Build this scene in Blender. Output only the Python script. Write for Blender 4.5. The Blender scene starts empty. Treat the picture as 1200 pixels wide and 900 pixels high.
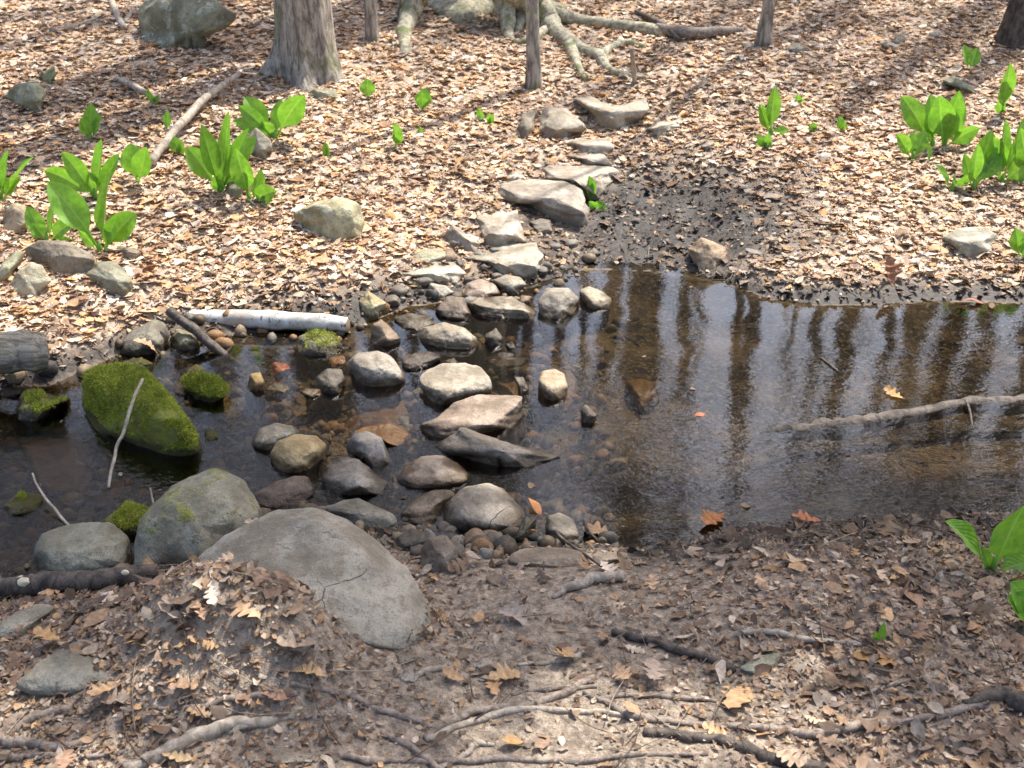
import bpy, bmesh, math, random
import numpy as np
from mathutils import Vector, Matrix
sc = bpy.context.scene
COL = sc.collection
R_ = math.radians
rng = np.random.default_rng(7)
random.seed(7)

# ------------------------------------------------------------------ camera
CAM = np.array([0.0, 0.0, 1.75]); PITCH = R_(27.5)
FPX = 600 / math.tan(R_(27))
FW = np.array([0, math.cos(PITCH), -math.sin(PITCH)])
UP = np.array([0, math.sin(PITCH), math.cos(PITCH)])
RT = np.array([1.0, 0, 0])
cam_d = bpy.data.cameras.new('camera'); cam = bpy.data.objects.new('camera', cam_d); COL.objects.link(cam)
cam.location = CAM; cam.rotation_euler = (math.pi/2 - PITCH, 0, 0)
cam_d.sensor_width = 36; cam_d.lens = 18 / math.tan(R_(27)); cam_d.clip_end = 500; cam_d.clip_start = 0.05
cam_d.dof.use_dof = True; cam_d.dof.focus_distance = 3.0; cam_d.dof.aperture_fstop = 7.0
sc.camera = cam

def ray(u, v):
    d = FW + RT*(u-600)/FPX - UP*(v-450)/FPX
    return d/np.linalg.norm(d)
def project(P):
    q = P - CAM
    d = q @ FW
    return np.stack([600 + FPX*(q @ RT)/d, 450 - FPX*(q @ UP)/d], -1), d
def on_plane(u, v, z=0.0):
    r = ray(u, v); t = (z-CAM[2])/r[2]
    return CAM + r*t

# ------------------------------------------------------------------ noise
def _h3(ix, iy, iz, s):
    n = (ix*374761393 + iy*668265263 + iz*2147483647 + s*1274126177) & 0xffffffff
    n = (n ^ (n >> 13)) * 1274126177 & 0xffffffff
    n = (n ^ (n >> 16)) * 2246822519 & 0xffffffff
    return ((n ^ (n >> 15)) & 0xffffff)/float(0xffffff)
def vnoise(P, s=0):
    P = np.asarray(P, float); f = np.floor(P); t = P-f; i = f.astype(np.int64)
    t = t*t*(3-2*t); r = 0
    for dx in (0, 1):
        wx = t[..., 0] if dx else 1-t[..., 0]
        for dy in (0, 1):
            wy = t[..., 1] if dy else 1-t[..., 1]
            for dz in (0, 1):
                wz = t[..., 2] if dz else 1-t[..., 2]
                r = r + wx*wy*wz*_h3(i[..., 0]+dx, i[..., 1]+dy, i[..., 2]+dz, s)
    return r*2-1
def fbm(P, o=4, s=0, g=.5):
    P = np.asarray(P, float); a = 1; r = 0; n = 0
    for k in range(o):
        r = r + a*vnoise(P*2**k + 17.3*k, s+k); n += a; a *= g
    return r/n
def fbm2(x, y, sc_, o=4, s=0, g=.5):
    return fbm(np.stack([x*sc_, y*sc_, np.full_like(x, .37)], -1), o, s, g)
def sstep(a, b, x):
    t = np.clip((x-a)/(b-a), 0, 1); return t*t*(3-2*t)

# ------------------------------------------------------------------ terrain
FAR = [(-900,600),(-200,470),(0,458),(60,450),(100,432),(150,408),(215,394),(300,390),(400,388),(440,372),(480,358),(560,345),(640,330),(680,314),(760,315),(850,330),(900,350),(960,358),(1040,356),(1100,352),(1200,354),(1500,350),(2400,350)]
NEAR = [(-900,800),(-300,740),(0,700),(60,690),(160,672),(230,650),(300,622),(420,618),(470,628),(520,640),(600,642),(660,636),(700,634),(740,648),(800,642),(850,628),(950,618),(1050,612),(1200,604),(1500,600),(2400,600)]
def _shore(pts):
    P = np.array([on_plane(u, v)[:2] for u, v in pts]); k = np.argsort(P[:, 0]); return P[k]
SF, SN = _shore(FAR), _shore(NEAR)
MUDC = on_plane(740, 262, .08)[:2]
def mounds(x, y):
    z = 0
    for (u, v, r, h) in ((290,783,.17,.16),(228,752,.12,.10),(365,805,.10,.05),(130,700,.2,.02),(360,775,.2,.03),(1000,690,.4,.03),(60,790,.3,.01),(900,640,.2,.02),(1080,640,.18,.03)):
        p = on_plane(u, v, .15); z = z + h*np.exp(-((x-p[0])**2+(y-p[1])**2)/r**2)
    return z
def H(x, y):
    x = np.asarray(x, float); y = np.asarray(y, float)
    wob = .05*fbm2(x, y, 3.1, 3, 5)
    df = y - np.interp(x, SF[:, 0], SF[:, 1]) + wob
    dn = np.interp(x, SN[:, 0], SN[:, 1]) - y + wob
    din = np.minimum(-df, -dn)
    bed = -.10*sstep(0, .35, din) - .05*sstep(.3, .9, din)*sstep(.2, 1.0, x)+ .03*fbm2(x, y, 4, 3, 9)*sstep(0,.2,din)
    lb = sstep(-.6, -1.4, x)
    d = np.maximum(df, 0)
    far = .03*(1-np.exp(-d/.08)) + .05*lb*(1-np.exp(-d/.15)) + .165*d + .02*sstep(.6, 2, d) 
    far = far - .05*np.exp(-((x-MUDC[0])**2/.5 + (y-MUDC[1])**2/.35))
    e = np.maximum(dn, 0)
    near = .03*(1-np.exp(-e/.06)) + .24*(1-np.exp(-e/.75)) + mounds(x, y)
    z = np.where(df > 0, far, np.where(dn > 0, near, bed))
    land = np.clip(np.maximum(df, dn)/.15, 0, 1)
    z = z + .022*np.exp(-((x-MUDC[0])**2/.4 + (y-MUDC[1])**2/.3))*fbm2(x*1.6+y*.8, y*.7-x*.5, 6, 3, 77) + land*(.030*fbm2(x, y, 1.3, 3, 1) + .014*fbm2(x, y, 7, 3, 2)) + .004*fbm2(x, y, 28, 3, 3)
    return z
def zones(x, y):
    df = y - np.interp(x, SF[:, 0], SF[:, 1]); dn = np.interp(x, SN[:, 0], SN[:, 1]) - y
    return df, dn
def hit(u, v, zmin=-9):
    r = ray(u, v); t = np.linspace(.6, 16, 900); P = CAM + t[:, None]*r
    h = np.maximum(H(P[:, 0], P[:, 1]), zmin); s = P[:, 2]-h
    k = int(np.argmax(s < 0))
    if s[k] >= 0: k = 899
    a = s[k-1]/(s[k-1]-s[k]+1e-12); return P[k-1]*(1-a)+P[k]*a

# ------------------------------------------------------------------ mesh helpers
def mesh_np(name, V, F, mat=None, parent=None, smooth=True, attrs=None, loc=None):
    """F: (n,k) array, or a list of such arrays."""
    me = bpy.data.meshes.new(name)
    V = np.asarray(V, np.float32)
    if loc is not None: V = V - np.asarray(loc, np.float32)
    Fs = F if isinstance(F, list) else [F]
    Fs = [np.asarray(f, np.int32) for f in Fs if len(f)]
    tot = np.concatenate([np.full(len(f), f.shape[1], np.int32) for f in Fs])
    idx = np.concatenate([f.ravel() for f in Fs])
    st = np.concatenate([[0], np.cumsum(tot)[:-1]]).astype(np.int32)
    me.vertices.add(len(V)); me.vertices.foreach_set('co', V.ravel())
    me.loops.add(len(idx)); me.loops.foreach_set('vertex_index', idx)
    me.polygons.add(len(tot)); me.polygons.foreach_set('loop_start', st); me.polygons.foreach_set('loop_total', tot)
    me.polygons.foreach_set('use_smooth', np.full(len(tot), bool(smooth)))
    for an, arr in (attrs or {}).items():
        arr = np.asarray(arr, np.float32)
        if arr.ndim == 1:
            a = me.attributes.new(an, 'FLOAT', 'POINT'); a.data.foreach_set('value', arr)
        else:
            if arr.shape[1] == 3: arr = np.concatenate([arr, np.ones((len(arr), 1), np.float32)], 1)
            a = me.attributes.new(an, 'FLOAT_COLOR', 'POINT'); a.data.foreach_set('color', arr.ravel())
    me.update(calc_edges=True)
    if mat: me.materials.append(mat)
    o = bpy.data.objects.new(name, me); COL.objects.link(o)
    if parent is not None: o.parent = parent
    elif loc is not None: o.location = loc
    return o
def tag(o, label=None, cat=None, group=None, kind=None):
    if label: o['label'] = label
    if cat: o['category'] = cat
    if group: o['group'] = group
    if kind: o['kind'] = kind
    return o
def empty(name, loc):
    o = bpy.data.objects.new(name, None); COL.objects.link(o); o.location = loc; o.empty_display_size = .1; return o
def crom(P, R=None, n=6):
    P = np.asarray(P, float); Q = np.vstack([2*P[0]-P[1], P, 2*P[-1]-P[-2]]); out = []
    for i in range(1, len(Q)-2):
        for t in np.linspace(0, 1, n, endpoint=False):
            a, b, c, d = Q[i-1], Q[i], Q[i+1], Q[i+2]
            out.append(.5*((2*b)+(-a+c)*t+(2*a-5*b+4*c-d)*t*t+(-a+3*b-3*c+d)*t**3))
    out.append(P[-1]); return np.array(out)
def tube(P, Rr, sides=8, rough=.0, seed=0, nfreq=8., cap=True):
    P = np.asarray(P, float); Rr = np.asarray(Rr, float); n = len(P)
    T = np.gradient(P, axis=0); T /= np.linalg.norm(T, axis=1)[:, None]+1e-9
    ref = np.array([0, 0, 1.]) if abs(T[0][2]) < .9 else np.array([1., 0, 0])
    N = []
    for i in range(n):
        a = ref - T[i]*(ref @ T[i]); a /= np.linalg.norm(a)+1e-9; N.append(a); ref = a
    N = np.array(N); B = np.cross(T, N)
    ang = np.linspace(0, 2*math.pi, sides, endpoint=False)
    ring = np.cos(ang)[None, :, None]*N[:, None, :] + np.sin(ang)[None, :, None]*B[:, None, :]
    V = P[:, None, :] + ring*Rr[:, None, None]
    if rough > 0:
        nz = fbm(V*nfreq, 3, seed)
        V = P[:, None, :] + ring*(Rr[:, None]*(1+rough*nz))[:, :, None]
    V = V.reshape(-1, 3)
    i, j = np.meshgrid(np.arange(n-1), np.arange(sides), indexing='ij')
    a = i*sides+j; b = i*sides+(j+1) % sides
    F = np.stack([a, b, b+sides, a+sides], -1).reshape(-1, 4)
    Fs = [F]
    if cap:
        V = np.vstack([V, P[0]-T[0]*Rr[0]*.15, P[-1]+T[-1]*Rr[-1]*.15]); c0 = n*sides; c1 = c0+1; j = np.arange(sides)
        Fs.append(np.stack([np.full(sides, c0), (j+1) % sides, j], -1))
        Fs.append(np.stack([np.full(sides, c1), (n-1)*sides+j, (n-1)*sides+(j+1) % sides], -1))
    return V, Fs
def merge(parts):
    VV = []; F3 = []; F4 = []; o = 0
    for V, Fs in parts:
        VV.append(V)
        for f in (Fs if isinstance(Fs, list) else [Fs]):
            f = np.asarray(f)
            if len(f): (F3 if f.shape[1] == 3 else F4).append(f+o)
        o += len(V)
    out = []
    if F4: out.append(np.vstack(F4))
    if F3: out.append(np.vstack(F3))
    return np.vstack(VV), out

# ------------------------------------------------------------------ node helpers
class NT:
    def __init__(s, name):
        s.m = bpy.data.materials.new(name); s.m.use_nodes = True; s.t = s.m.node_tree; s.t.nodes.clear()
        s.out = s.n('ShaderNodeOutputMaterial')
    def n(s, typ, **kw):
        nd = s.t.nodes.new(typ)
        for k, v in kw.items(): setattr(nd, k, v)
        return nd
    def l(s, a, b): s.t.links.new(a, b)
    def set(s, sock, v):
        if isinstance(v, bpy.types.NodeSocket): s.l(v, sock)
        elif v is not None: sock.default_value = v
    def math(s, op, a, b=None, c=None, clamp=False):
        nd = s.n('ShaderNodeMath', operation=op, use_clamp=clamp); s.set(nd.inputs[0], a)
        if b is not None: s.set(nd.inputs[1], b)
        if c is not None: s.set(nd.inputs[2], c)
        return nd.outputs[0]
    def mix(s, f, a, b, mode='MIX'):
        nd = s.n('ShaderNodeMix', data_type='RGBA', blend_type=mode); s.set(nd.inputs[0], f)
        s.set(nd.inputs[6], a if isinstance(a, bpy.types.NodeSocket) else (*a, 1)); s.set(nd.inputs[7], b if isinstance(b, bpy.types.NodeSocket) else (*b, 1))
        return nd.outputs[2]
    def ramp(s, f, a, b):
        nd = s.n('ShaderNodeMapRange', interpolation_type='SMOOTHSTEP'); s.set(nd.inputs[0], f); nd.inputs[1].default_value = a; nd.inputs[2].default_value = b
        return nd.outputs[0]
    def noise(s, vec, scale, det=4, rough=.55, dist=0, out=0):
        nd = s.n('ShaderNodeTexNoise'); s.set(nd.inputs['Vector'], vec); nd.inputs['Scale'].default_value = scale
        nd.inputs['Detail'].default_value = det; nd.inputs['Roughness'].default_value = rough; nd.inputs['Distortion'].default_value = dist
        return nd.outputs[out]
    def vor(s, vec, scale, feat='F1', out='Distance'):
        nd = s.n('ShaderNodeTexVoronoi', feature=feat); s.set(nd.inputs['Vector'], vec); nd.inputs['Scale'].default_value = scale
        return nd.outputs[out]
    def bump(s, h, st, dist, nrm=None):
        nd = s.n('ShaderNodeBump'); nd.inputs['Strength'].default_value = st; nd.inputs['Distance'].default_value = dist
        s.set(nd.inputs['Height'], h)
        if nrm is not None: s.l(nrm, nd.inputs['Normal'])
        return nd.outputs[0]
    def bsdf(s, col, rough=.8, spec=.3, nrm=None):
        nd = s.n('ShaderNodeBsdfPrincipled'); s.set(nd.inputs['Base Color'], col if isinstance(col, bpy.types.NodeSocket) else (*col, 1))
        s.set(nd.inputs['Roughness'], rough); s.set(nd.inputs['Specular IOR Level'], spec)
        if nrm is not None: s.l(nrm, nd.inputs['Normal'])
        return nd.outputs[0]
    def attr(s, name, typ='GEOMETRY', out='Fac'):
        nd = s.n('ShaderNodeAttribute', attribute_name=name, attribute_type=typ); return nd.outputs[out]
    def finish(s, sh): s.l(sh, s.out.inputs[0]); return s.m
    def coord(s): return s.n('ShaderNodeTexCoord').outputs['Object']
    def pos(s): return s.n('ShaderNodeNewGeometry').outputs['Position']
    def posz(s):
        x = s.n('ShaderNodeSeparateXYZ'); s.l(s.pos(), x.inputs[0]); return x.outputs[2]
    def nz(s):
        x = s.n('ShaderNodeSeparateXYZ'); s.l(s.n('ShaderNodeNewGeometry').outputs['Normal'], x.inputs[0]); return x.outputs[2]
# ------------------------------------------------------------------ materials
def mat_rock():
    t = NT('stone'); P = t.coord(); G = t.pos()
    base = t.n('ShaderNodeObjectInfo').outputs['Color']
    big = t.noise(P, 7, 5, .6); mid = t.noise(P, 38, 5, .65); fine = t.noise(P, 230, 3, .6)
    c = t.mix(t.ramp(big, .38, .64), t.mix(1, base, (.52, .49, .44), 'MULTIPLY'), t.mix(1, base, (1.05, 1.04, 1.0), 'MULTIPLY'))
    c = t.mix(t.math('MULTIPLY', t.ramp(mid, .48, .66), .65), c, t.mix(1, base, (.5, .45, .38), 'MULTIPLY'))
    c = t.mix(t.math('MULTIPLY', t.ramp(fine, .54, .66), .7), c, t.mix(1, base, (.42, .40, .38), 'MULTIPLY'))
    c = t.mix(t.math('MULTIPLY', t.ramp(fine, .44, .30), .35), c, t.mix(1, base, (1.35, 1.33, 1.25), 'MULTIPLY'))
    # banding
    mp = t.n('ShaderNodeMapping'); t.l(P, mp.inputs[0]); mp.inputs['Rotation'].default_value = (.9, .5, .2); mp.inputs['Scale'].default_value = (3, 3, 34)
    band = t.noise(mp.outputs[0], 2.2, 4, .6, .8)
    c = t.mix(t.math('MULTIPLY', t.ramp(band, .45, .7), t.attr('band', 'OBJECT')), c, t.mix(1, base, (.5, .42, .3), 'MULTIPLY'))
    # lichen blotches
    lich = t.math('MULTIPLY', t.ramp(t.noise(P, 16, 5, .7, .6), .54, .62), t.attr('lichen', 'OBJECT'))
    c = t.mix(lich, c, (.42, .44, .36))
    # pits and dark specks
    pit = t.ramp(t.vor(P, 60), .10, .03)
    c = t.mix(t.math('MULTIPLY', pit, t.ramp(mid, .45, .6)), c, (.06, .05, .04))
    # cracks
    vd = t.n('ShaderNodeVectorMath', operation='ADD'); t.l(P, vd.inputs[0])
    nn = t.n('ShaderNodeTexNoise'); t.l(P, nn.inputs['Vector']); nn.inputs['Scale'].default_value = 9
    sc2 = t.n('ShaderNodeVectorMath', operation='SCALE'); t.l(nn.outputs['Color'], sc2.inputs[0]); sc2.inputs['Scale'].default_value = .12
    t.l(sc2.outputs[0], vd.inputs[1])
    cr = t.ramp(t.vor(vd.outputs[0], 4.3, 'DISTANCE_TO_EDGE'), .009, .001)
    cr = t.math('MULTIPLY', t.math('MULTIPLY', cr, t.ramp(big, .5, .6)), t.attr('crack', 'OBJECT'))
    c = t.mix(t.math('MULTIPLY', cr, .8), c, (.03, .027, .022))
    # moss
    mo = t.attr('moss', 'OBJECT')
    nz = t.nz()
    mm = t.math('ADD', t.math('MULTIPLY', t.noise(P, 14, 5, .7), 1.0), t.math('MULTIPLY', mo, .62))
    mm = t.math('ADD', mm, t.math('MULTIPLY', nz, .18))
    mm = t.math('MULTIPLY', t.ramp(mm, .78, .95), t.ramp(mo, .0, .12))
    mcol = t.mix(t.noise(P, 60, 4, .7), (.08, .085, .02), (.34, .36, .055))
    mcol = t.mix(t.math('MULTIPLY', t.ramp(t.noise(P, 7, 5, .7), .52, .66), .75), mcol, (.12, .10, .045))
    c = t.mix(mm, c, mcol)
    # soil on the low part of land stones
    z = t.posz()
    wn = t.math('ADD', z, t.math('MULTIPLY', t.math('SUBTRACT', t.noise(G, 22, 3), .5), -.045))
    wet = t.math('MULTIPLY', t.ramp(wn, .042, .018), t.attr('wet', 'OBJECT'))
    wetc = t.mix(1, c, (.30, .25, .19), 'MULTIPLY')
    c = t.mix(wet, c, wetc)
    under = t.ramp(t.math('ADD', z, t.math('MULTIPLY', t.noise(G, 12, 3), .02)), .004, -.03)
    c = t.mix(t.math('MULTIPLY', under, t.math('MULTIPLY', t.attr('wet', 'OBJECT'), .7)), c, (.15, .085, .028))
    rough = t.math('SUBTRACT', .88, t.math('MULTIPLY', wet, .58))
    h = t.math('ADD', t.math('MULTIPLY', big, .6), t.math('ADD', t.math('MULTIPLY', mid, .35), t.math('MULTIPLY', fine, .10)))
    h = t.math('SUBTRACT', h, t.math('MULTIPLY', cr, .35)); h = t.math('SUBTRACT', h, t.math('MULTIPLY', pit, .06))
    h = t.math('ADD', h, t.math('MULTIPLY', mm, t.math('MULTIPLY', t.noise(P, 150, 4, .7), .45)))
    return t.finish(t.bsdf(c, rough, .35, t.bump(h, .9, .026)))
ROCK = mat_rock()

def mat_ground():
    t = NT('forest_soil'); G = t.pos()
    lit = t.attr('litter'); mud = t.attr('mud'); bed = t.attr('bed')
    n1 = t.noise(G, 5, 5, .6); n2 = t.noise(G, 38, 5, .7); n3 = t.noise(G, 170, 3, .7)
    soil = t.mix(t.ramp(n2, .35, .7), (.15, .12, .092), (.40, .325, .25))
    soil = t.mix(t.math('MULTIPLY', t.ramp(n3, .55, .7), .5), soil, (.30, .24, .17))
    soil = t.mix(t.math('MULTIPLY', t.ramp(n3, .42, .3), .6), soil, (.025, .020, .015))
    vc = t.vor(G, 42, 'F1', 'Color'); vs = t.n('ShaderNodeSeparateColor'); t.l(vc, vs.inputs[0])
    leaf = t.mix(vs.outputs[0], (.30, .215, .155), (.66, .52, .39))
    c = t.mix(t.math('MULTIPLY', lit, .65), soil, leaf)
    mudc = t.mix(t.ramp(n2, .3, .7), (.012, .010, .009), (.056, .046, .039))
    c = t.mix(mud, c, mudc)
    gr = t.vor(G, 75, 'F1', 'Color'); gs = t.n('ShaderNodeSeparateColor'); t.l(gr, gs.inputs[0])
    bedc = t.mix(t.ramp(t.noise(G, 2.6, 5, .65), .42, .66), (.011, .009, .006), (.125, .092, .050))
    bedc = t.mix(t.math('MULTIPLY', t.ramp(gs.outputs[0], .55, 1.0), .6), bedc, (.19, .145, .085))
    bedc = t.mix(t.math('MULTIPLY', t.ramp(gs.outputs[1], .7, 1.0), .6), bedc, (.05, .035, .02))
    c = t.mix(bed, c, bedc)
    h = t.math('ADD', t.math('MULTIPLY', n2, .7), t.math('MULTIPLY', n3, .3))
    h = t.math('ADD', h, t.math('MULTIPLY', t.vor(G, 60), .3))
    rough = t.math('SUBTRACT', .95, t.math('MULTIPLY', mud, .38))
    h = t.math('MULTIPLY', h, t.math('SUBTRACT', 1, t.math('MULTIPLY', mud, .72)))
    return t.finish(t.bsdf(c, rough, .25, t.bump(h, 1, .02)))
GROUND = mat_ground()

def mat_leaf(name, transl=.25, rough=.65, mult=1.0):
    t = NT(name); c = t.attr('tint', 'GEOMETRY', 'Color'); P = t.coord()
    n = t.noise(P, 90, 4, .65)
    c2 = t.mix(t.ramp(n, .35, .7), t.mix(1, c, (.72, .68, .62), 'MULTIPLY'), t.mix(1, c, (1.12, 1.1, 1.08), 'MULTIPLY'))
    b = t.bsdf(c2, rough, .3, t.bump(n, .4, .004))
    tr = t.n('ShaderNodeBsdfTranslucent'); t.l(c2, tr.inputs[0])
    mx = t.n('ShaderNodeMixShader'); mx.inputs[0].default_value = transl; t.l(b, mx.inputs[1]); t.l(tr.outputs[0], mx.inputs[2])
    return t.finish(mx.outputs[0])
LITTER = mat_leaf('dry_leaf', .15, .6)

def mat_green():
    t = NT('fresh_green_leaf'); P = t.coord(); s = t.attr('vein')
    n = t.noise(P, 45, 4, .6)
    c = t.mix(t.ramp(n, .3, .7), (.11, .26, .02), (.25, .47, .05))
    c = t.mix(t.ramp(s, .10, .0), c, (.34, .55, .12))
    side = t.n('ShaderNodeTexWave'); side.wave_type = 'BANDS'; mp = t.attr('side'); 
    wv = t.math('SINE', t.math('MULTIPLY', mp, 60)); c = t.mix(t.math('MULTIPLY', t.ramp(wv, .6, 1), .25), c, (.25, .48, .08))
    rnd = t.n('ShaderNodeObjectInfo').outputs['Random']; c = t.mix(t.math('MULTIPLY', rnd, .35), c, (.10, .19, .03)); c = t.mix(t.math('MULTIPLY', t.ramp(t.noise(P, 22, 5, .7), .60, .75), .35), c, (.30, .34, .06))
    b = t.bsdf(c, .42, .5, t.bump(t.math('ADD', t.math('MULTIPLY', wv, .3), n), .35, .004))
    tr = t.n('ShaderNodeBsdfTranslucent'); t.l(t.mix(.5, c, (.25, .60, .03)), tr.inputs[0])
    mx = t.n('ShaderNodeMixShader'); mx.inputs[0].default_value = .42; t.l(b, mx.inputs[1]); t.l(tr.outputs[0], mx.inputs[2])
    return t.finish(mx.outputs[0])
GREEN = mat_green()

def mat_bark(name, a, b, scale=1., moss=0., stretch=.16, gl=.85, bumpd=.02, along_x=False):
    t = NT(name); P = t.coord()
    mp = t.n('ShaderNodeMapping'); t.l(P, mp.inputs[0]); mp.inputs['Scale'].default_value = (scale*stretch, scale, scale) if along_x else (scale, scale, scale*stretch)
    n1 = t.noise(mp.outputs[0], 26, 6, .7, .5); n2 = t.noise(P, 5, 4, .6); n3 = t.noise(P, 120, 3, .7)
    c = t.mix(t.ramp(n1, .35, .65), a, b)
    c = t.mix(t.math('MULTIPLY', t.ramp(n3, .5, .75), .4), c, tuple(x*.5 for x in a))
    if moss > 0:
        c = t.mix(t.math('MULTIPLY', t.ramp(n2, .62-.3*moss, .75-.3*moss), .8), c, (.13, .16, .045))
    h = t.math('ADD', n1, t.math('MULTIPLY', n3, .2))
    return t.finish(t.bsdf(c, gl, .3, t.bump(h, .9, bumpd)))
BARK = mat_bark('grey_brown_bark', (.12, .098, .078), (.44, .39, .32), 1., .25, .3)
BARK_DARK = mat_bark('dark_wood', (.028, .022, .018), (.12, .095, .075), 1.3, 0, .5, .7, .006)
BARK_PALE = mat_bark('pale_wood', (.20, .165, .125), (.42, .36, .29), 1.3, 0, .5, .8, .005)
BARK_MOSSY = mat_bark('mossy_root_bark', (.20, .175, .115), (.50, .46, .34), 1., .35, 1, .85, .015)
ROOT = mat_bark('worn_root_bark', (.11, .085, .066), (.29, .235, .19), 2.0, 0, 1, .7, .005)
WEATHERED = mat_bark('weathered_log_wood', (.10, .085, .06), (.36, .32, .25), 1.5, .12, .1, .85, .012, True)
def mat_birch():
    t = NT('white_birch_bark'); P = t.coord()
    mp = t.n('ShaderNodeMapping'); t.l(P, mp.inputs[0]); mp.inputs['Scale'].default_value = (6, 40, 40)
    mp2 = t.n('ShaderNodeMapping'); t.l(P, mp2.inputs[0]); mp2.inputs['Scale'].default_value = (52, 30, 30)
    c = t.mix(t.ramp(t.noise(P, 18, 4), .3, .7), (.34, .32, .28), (.60, .58, .53))
    c = t.mix(t.ramp(t.noise(mp2.outputs[0], 1.3, 4, .6), .60, .66), c, (.13, .10, .07))
    c = t.mix(t.math('MULTIPLY', t.ramp(t.noise(P, 6, 5, .7), .5, .7), .6), c, (.30, .24, .17))
    x = t.n('ShaderNodeSeparateXYZ'); t.l(P, x.inputs[0])
    st = t.ramp(t.math('ADD', x.outputs[2], t.math('MULTIPLY', t.noise(P, 14, 5, .7), .05)), .022, .0)
    c = t.mix(st, c, (.07, .052, .035))
    return t.finish(t.bsdf(c, .6, .3, t.bump(t.noise(mp2.outputs[0], 2, 4), .4, .004)))
BIRCH = mat_birch()
def mat_plain(name, col, rough=.8, var=.4, sc_=60):
    t = NT(name); P = t.coord(); n = t.math('MULTIPLY_ADD', t.noise(P, sc_*.35, 4, .6), .8, t.math('MULTIPLY_ADD', t.noise(P, sc_, 5, .65), 1.1, -.45))
    c = t.mix(n, tuple(x*(1-var) for x in col), tuple(x*(1+var) for x in col))
    return t.finish(t.bsdf(c, rough, .3, t.bump(n, .5, .004)))
CUTWOOD = mat_plain('cut_wood', (.22, .16, .10)); MOSS = mat_plain('moss_tufts', (.29, .32, .04), .9, .75, 24)
FUNGUS = mat_plain('shelf_fungus', (.62, .55, .40))
def mat_water():
    t = NT('stream_water'); G = t.pos(); ch = t.attr('riffle')
    sh = t.n('ShaderNodeMapping'); t.l(G, sh.inputs[0]); sh.inputs['Rotation'].default_value = (0, 0, .25); sh.inputs['Scale'].default_value = (.8, 1.25, 1)
    w1 = t.noise(sh.outputs[0], 9, 3, .5, .6); w2 = t.noise(sh.outputs[0], 30, 3, .55, .8); w3 = t.noise(G, 85, 2, .5, .4)
    h = t.math('ADD', t.math('MULTIPLY', w1, .34), t.math('MULTIPLY', w2, .24))
    h = t.math('ADD', h, t.math('MULTIPLY', w3, .05))
    amp = t.math('ADD', .0, t.math('MULTIPLY', ch, .9))
    h = t.math('MULTIPLY', h, amp)
    nrm = t.bump(h, 1, .012)
    fr = t.n('ShaderNodeFresnel'); fr.inputs['IOR'].default_value = 1.95; t.l(nrm, fr.inputs['Normal'])
    tr = t.n('ShaderNodeBsdfTransparent'); tr.inputs[0].default_value = (.76, .70, .58, 1)
    gl = t.n('ShaderNodeBsdfGlossy'); gl.inputs['Roughness'].default_value = .03; t.l(nrm, gl.inputs['Normal'])
    mx = t.n('ShaderNodeMixShader'); t.l(fr.outputs[0], mx.inputs[0]); t.l(tr.outputs[0], mx.inputs[1]); t.l(gl.outputs[0], mx.inputs[2])
    return t.finish(mx.outputs[0])
WATER = mat_water()

# ------------------------------------------------------------------ ground, water
def axis(a, b, c0, c1, fine, n_out):
    inner = np.arange(c0, c1, fine)
    lo = c0 - (c0-a)*(np.linspace(1, 0, n_out, endpoint=False)**2.2); hi = c1 + (b-c1)*(np.linspace(0, 1, n_out)**2.2)
    return np.concatenate([lo, inner, hi])
def grid(X, Y, Zf):
    XX, YY = np.meshgrid(X, Y, indexing='ij'); x = XX.ravel(); y = YY.ravel(); z = Zf(x, y)
    n, m = XX.shape; i, j = np.meshgrid(np.arange(n-1), np.arange(m-1), indexing='ij'); a = (i*m+j).ravel()
    return np.stack([x, y, z], 1), np.stack([a, a+m, a+m+1, a+1], 1)
def ground_masks(x, y):
    df, dn = zones(x, y)
    nz = fbm2(x, y, 3, 4, 21)
    mudspot = np.exp(-((x-MUDC[0]-.1)**2/.75 + (y-MUDC[1]+.1)**2/.6))
    shore = 1-sstep(.02, .22, np.maximum(df, dn*(1-.5*sstep(.1, .5, x)))+.10*nz)
    leftmud = np.exp(-((x+.75)**2/.16 + (df-.10)**2/.04))
    mud = np.clip(np.maximum.reduce([(mudspot*1.7-.25)*(1+.9*nz), shore, leftmud*1.1]), 0, 1)
    return df, dn, mud, nz
V, F = grid(axis(-70, 70, -3.6, 3.6, .022, 60), axis(-25, 110, .5, 8.5, .022, 60), H)
df, dn, mud, nzz = ground_masks(V[:, 0], V[:, 1])
bed = (1-sstep(-.03, .0, np.maximum(df, dn)))
path = np.exp(-((V[:, 0]-.02)**2/.14))*(dn > 0)
lit = np.clip(np.where(df > 0, 1, .35+.4*nzz-path), 0, 1)
tag(mesh_np('ground', V, F, GROUND, attrs=dict(litter=lit, mud=mud*(1-bed), bed=bed)), kind='structure')

def zw(x, y): return .0015*fbm2(x, y, 5, 2, 40)
V, F = grid(np.concatenate([[-40,-20,-8], np.arange(-4.5, 6, .05), [8,20,40]]), np.arange(1.2, 5.8, .05), zw)
x, y = V[:, 0], V[:, 1]
rif = np.clip(.07+.75*np.exp(-((x+1.15)**2/.5+(y-2.75)**2/.10)) + .7*np.exp(-((x+.35)**2/.12+(y-2.8)**2/.12)) + .45*np.exp(-((x-.15)**2/.10+(y-2.95)**2/.08))
              + .25*sstep(2.9, 2.5, y)*sstep(.3, .8, x) + .05*sstep(3.5, 2.9, y) + .28*np.exp(-((x-.48)**2/.10+(y-3.0)**2/.12)) + .30*np.clip(fbm2(x, y, 1.7, 3, 44)-.02, 0, 1), .035, 1)
tag(mesh_np('water', V, F, WATER, attrs=dict(riffle=rif)), kind='structure')
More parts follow.
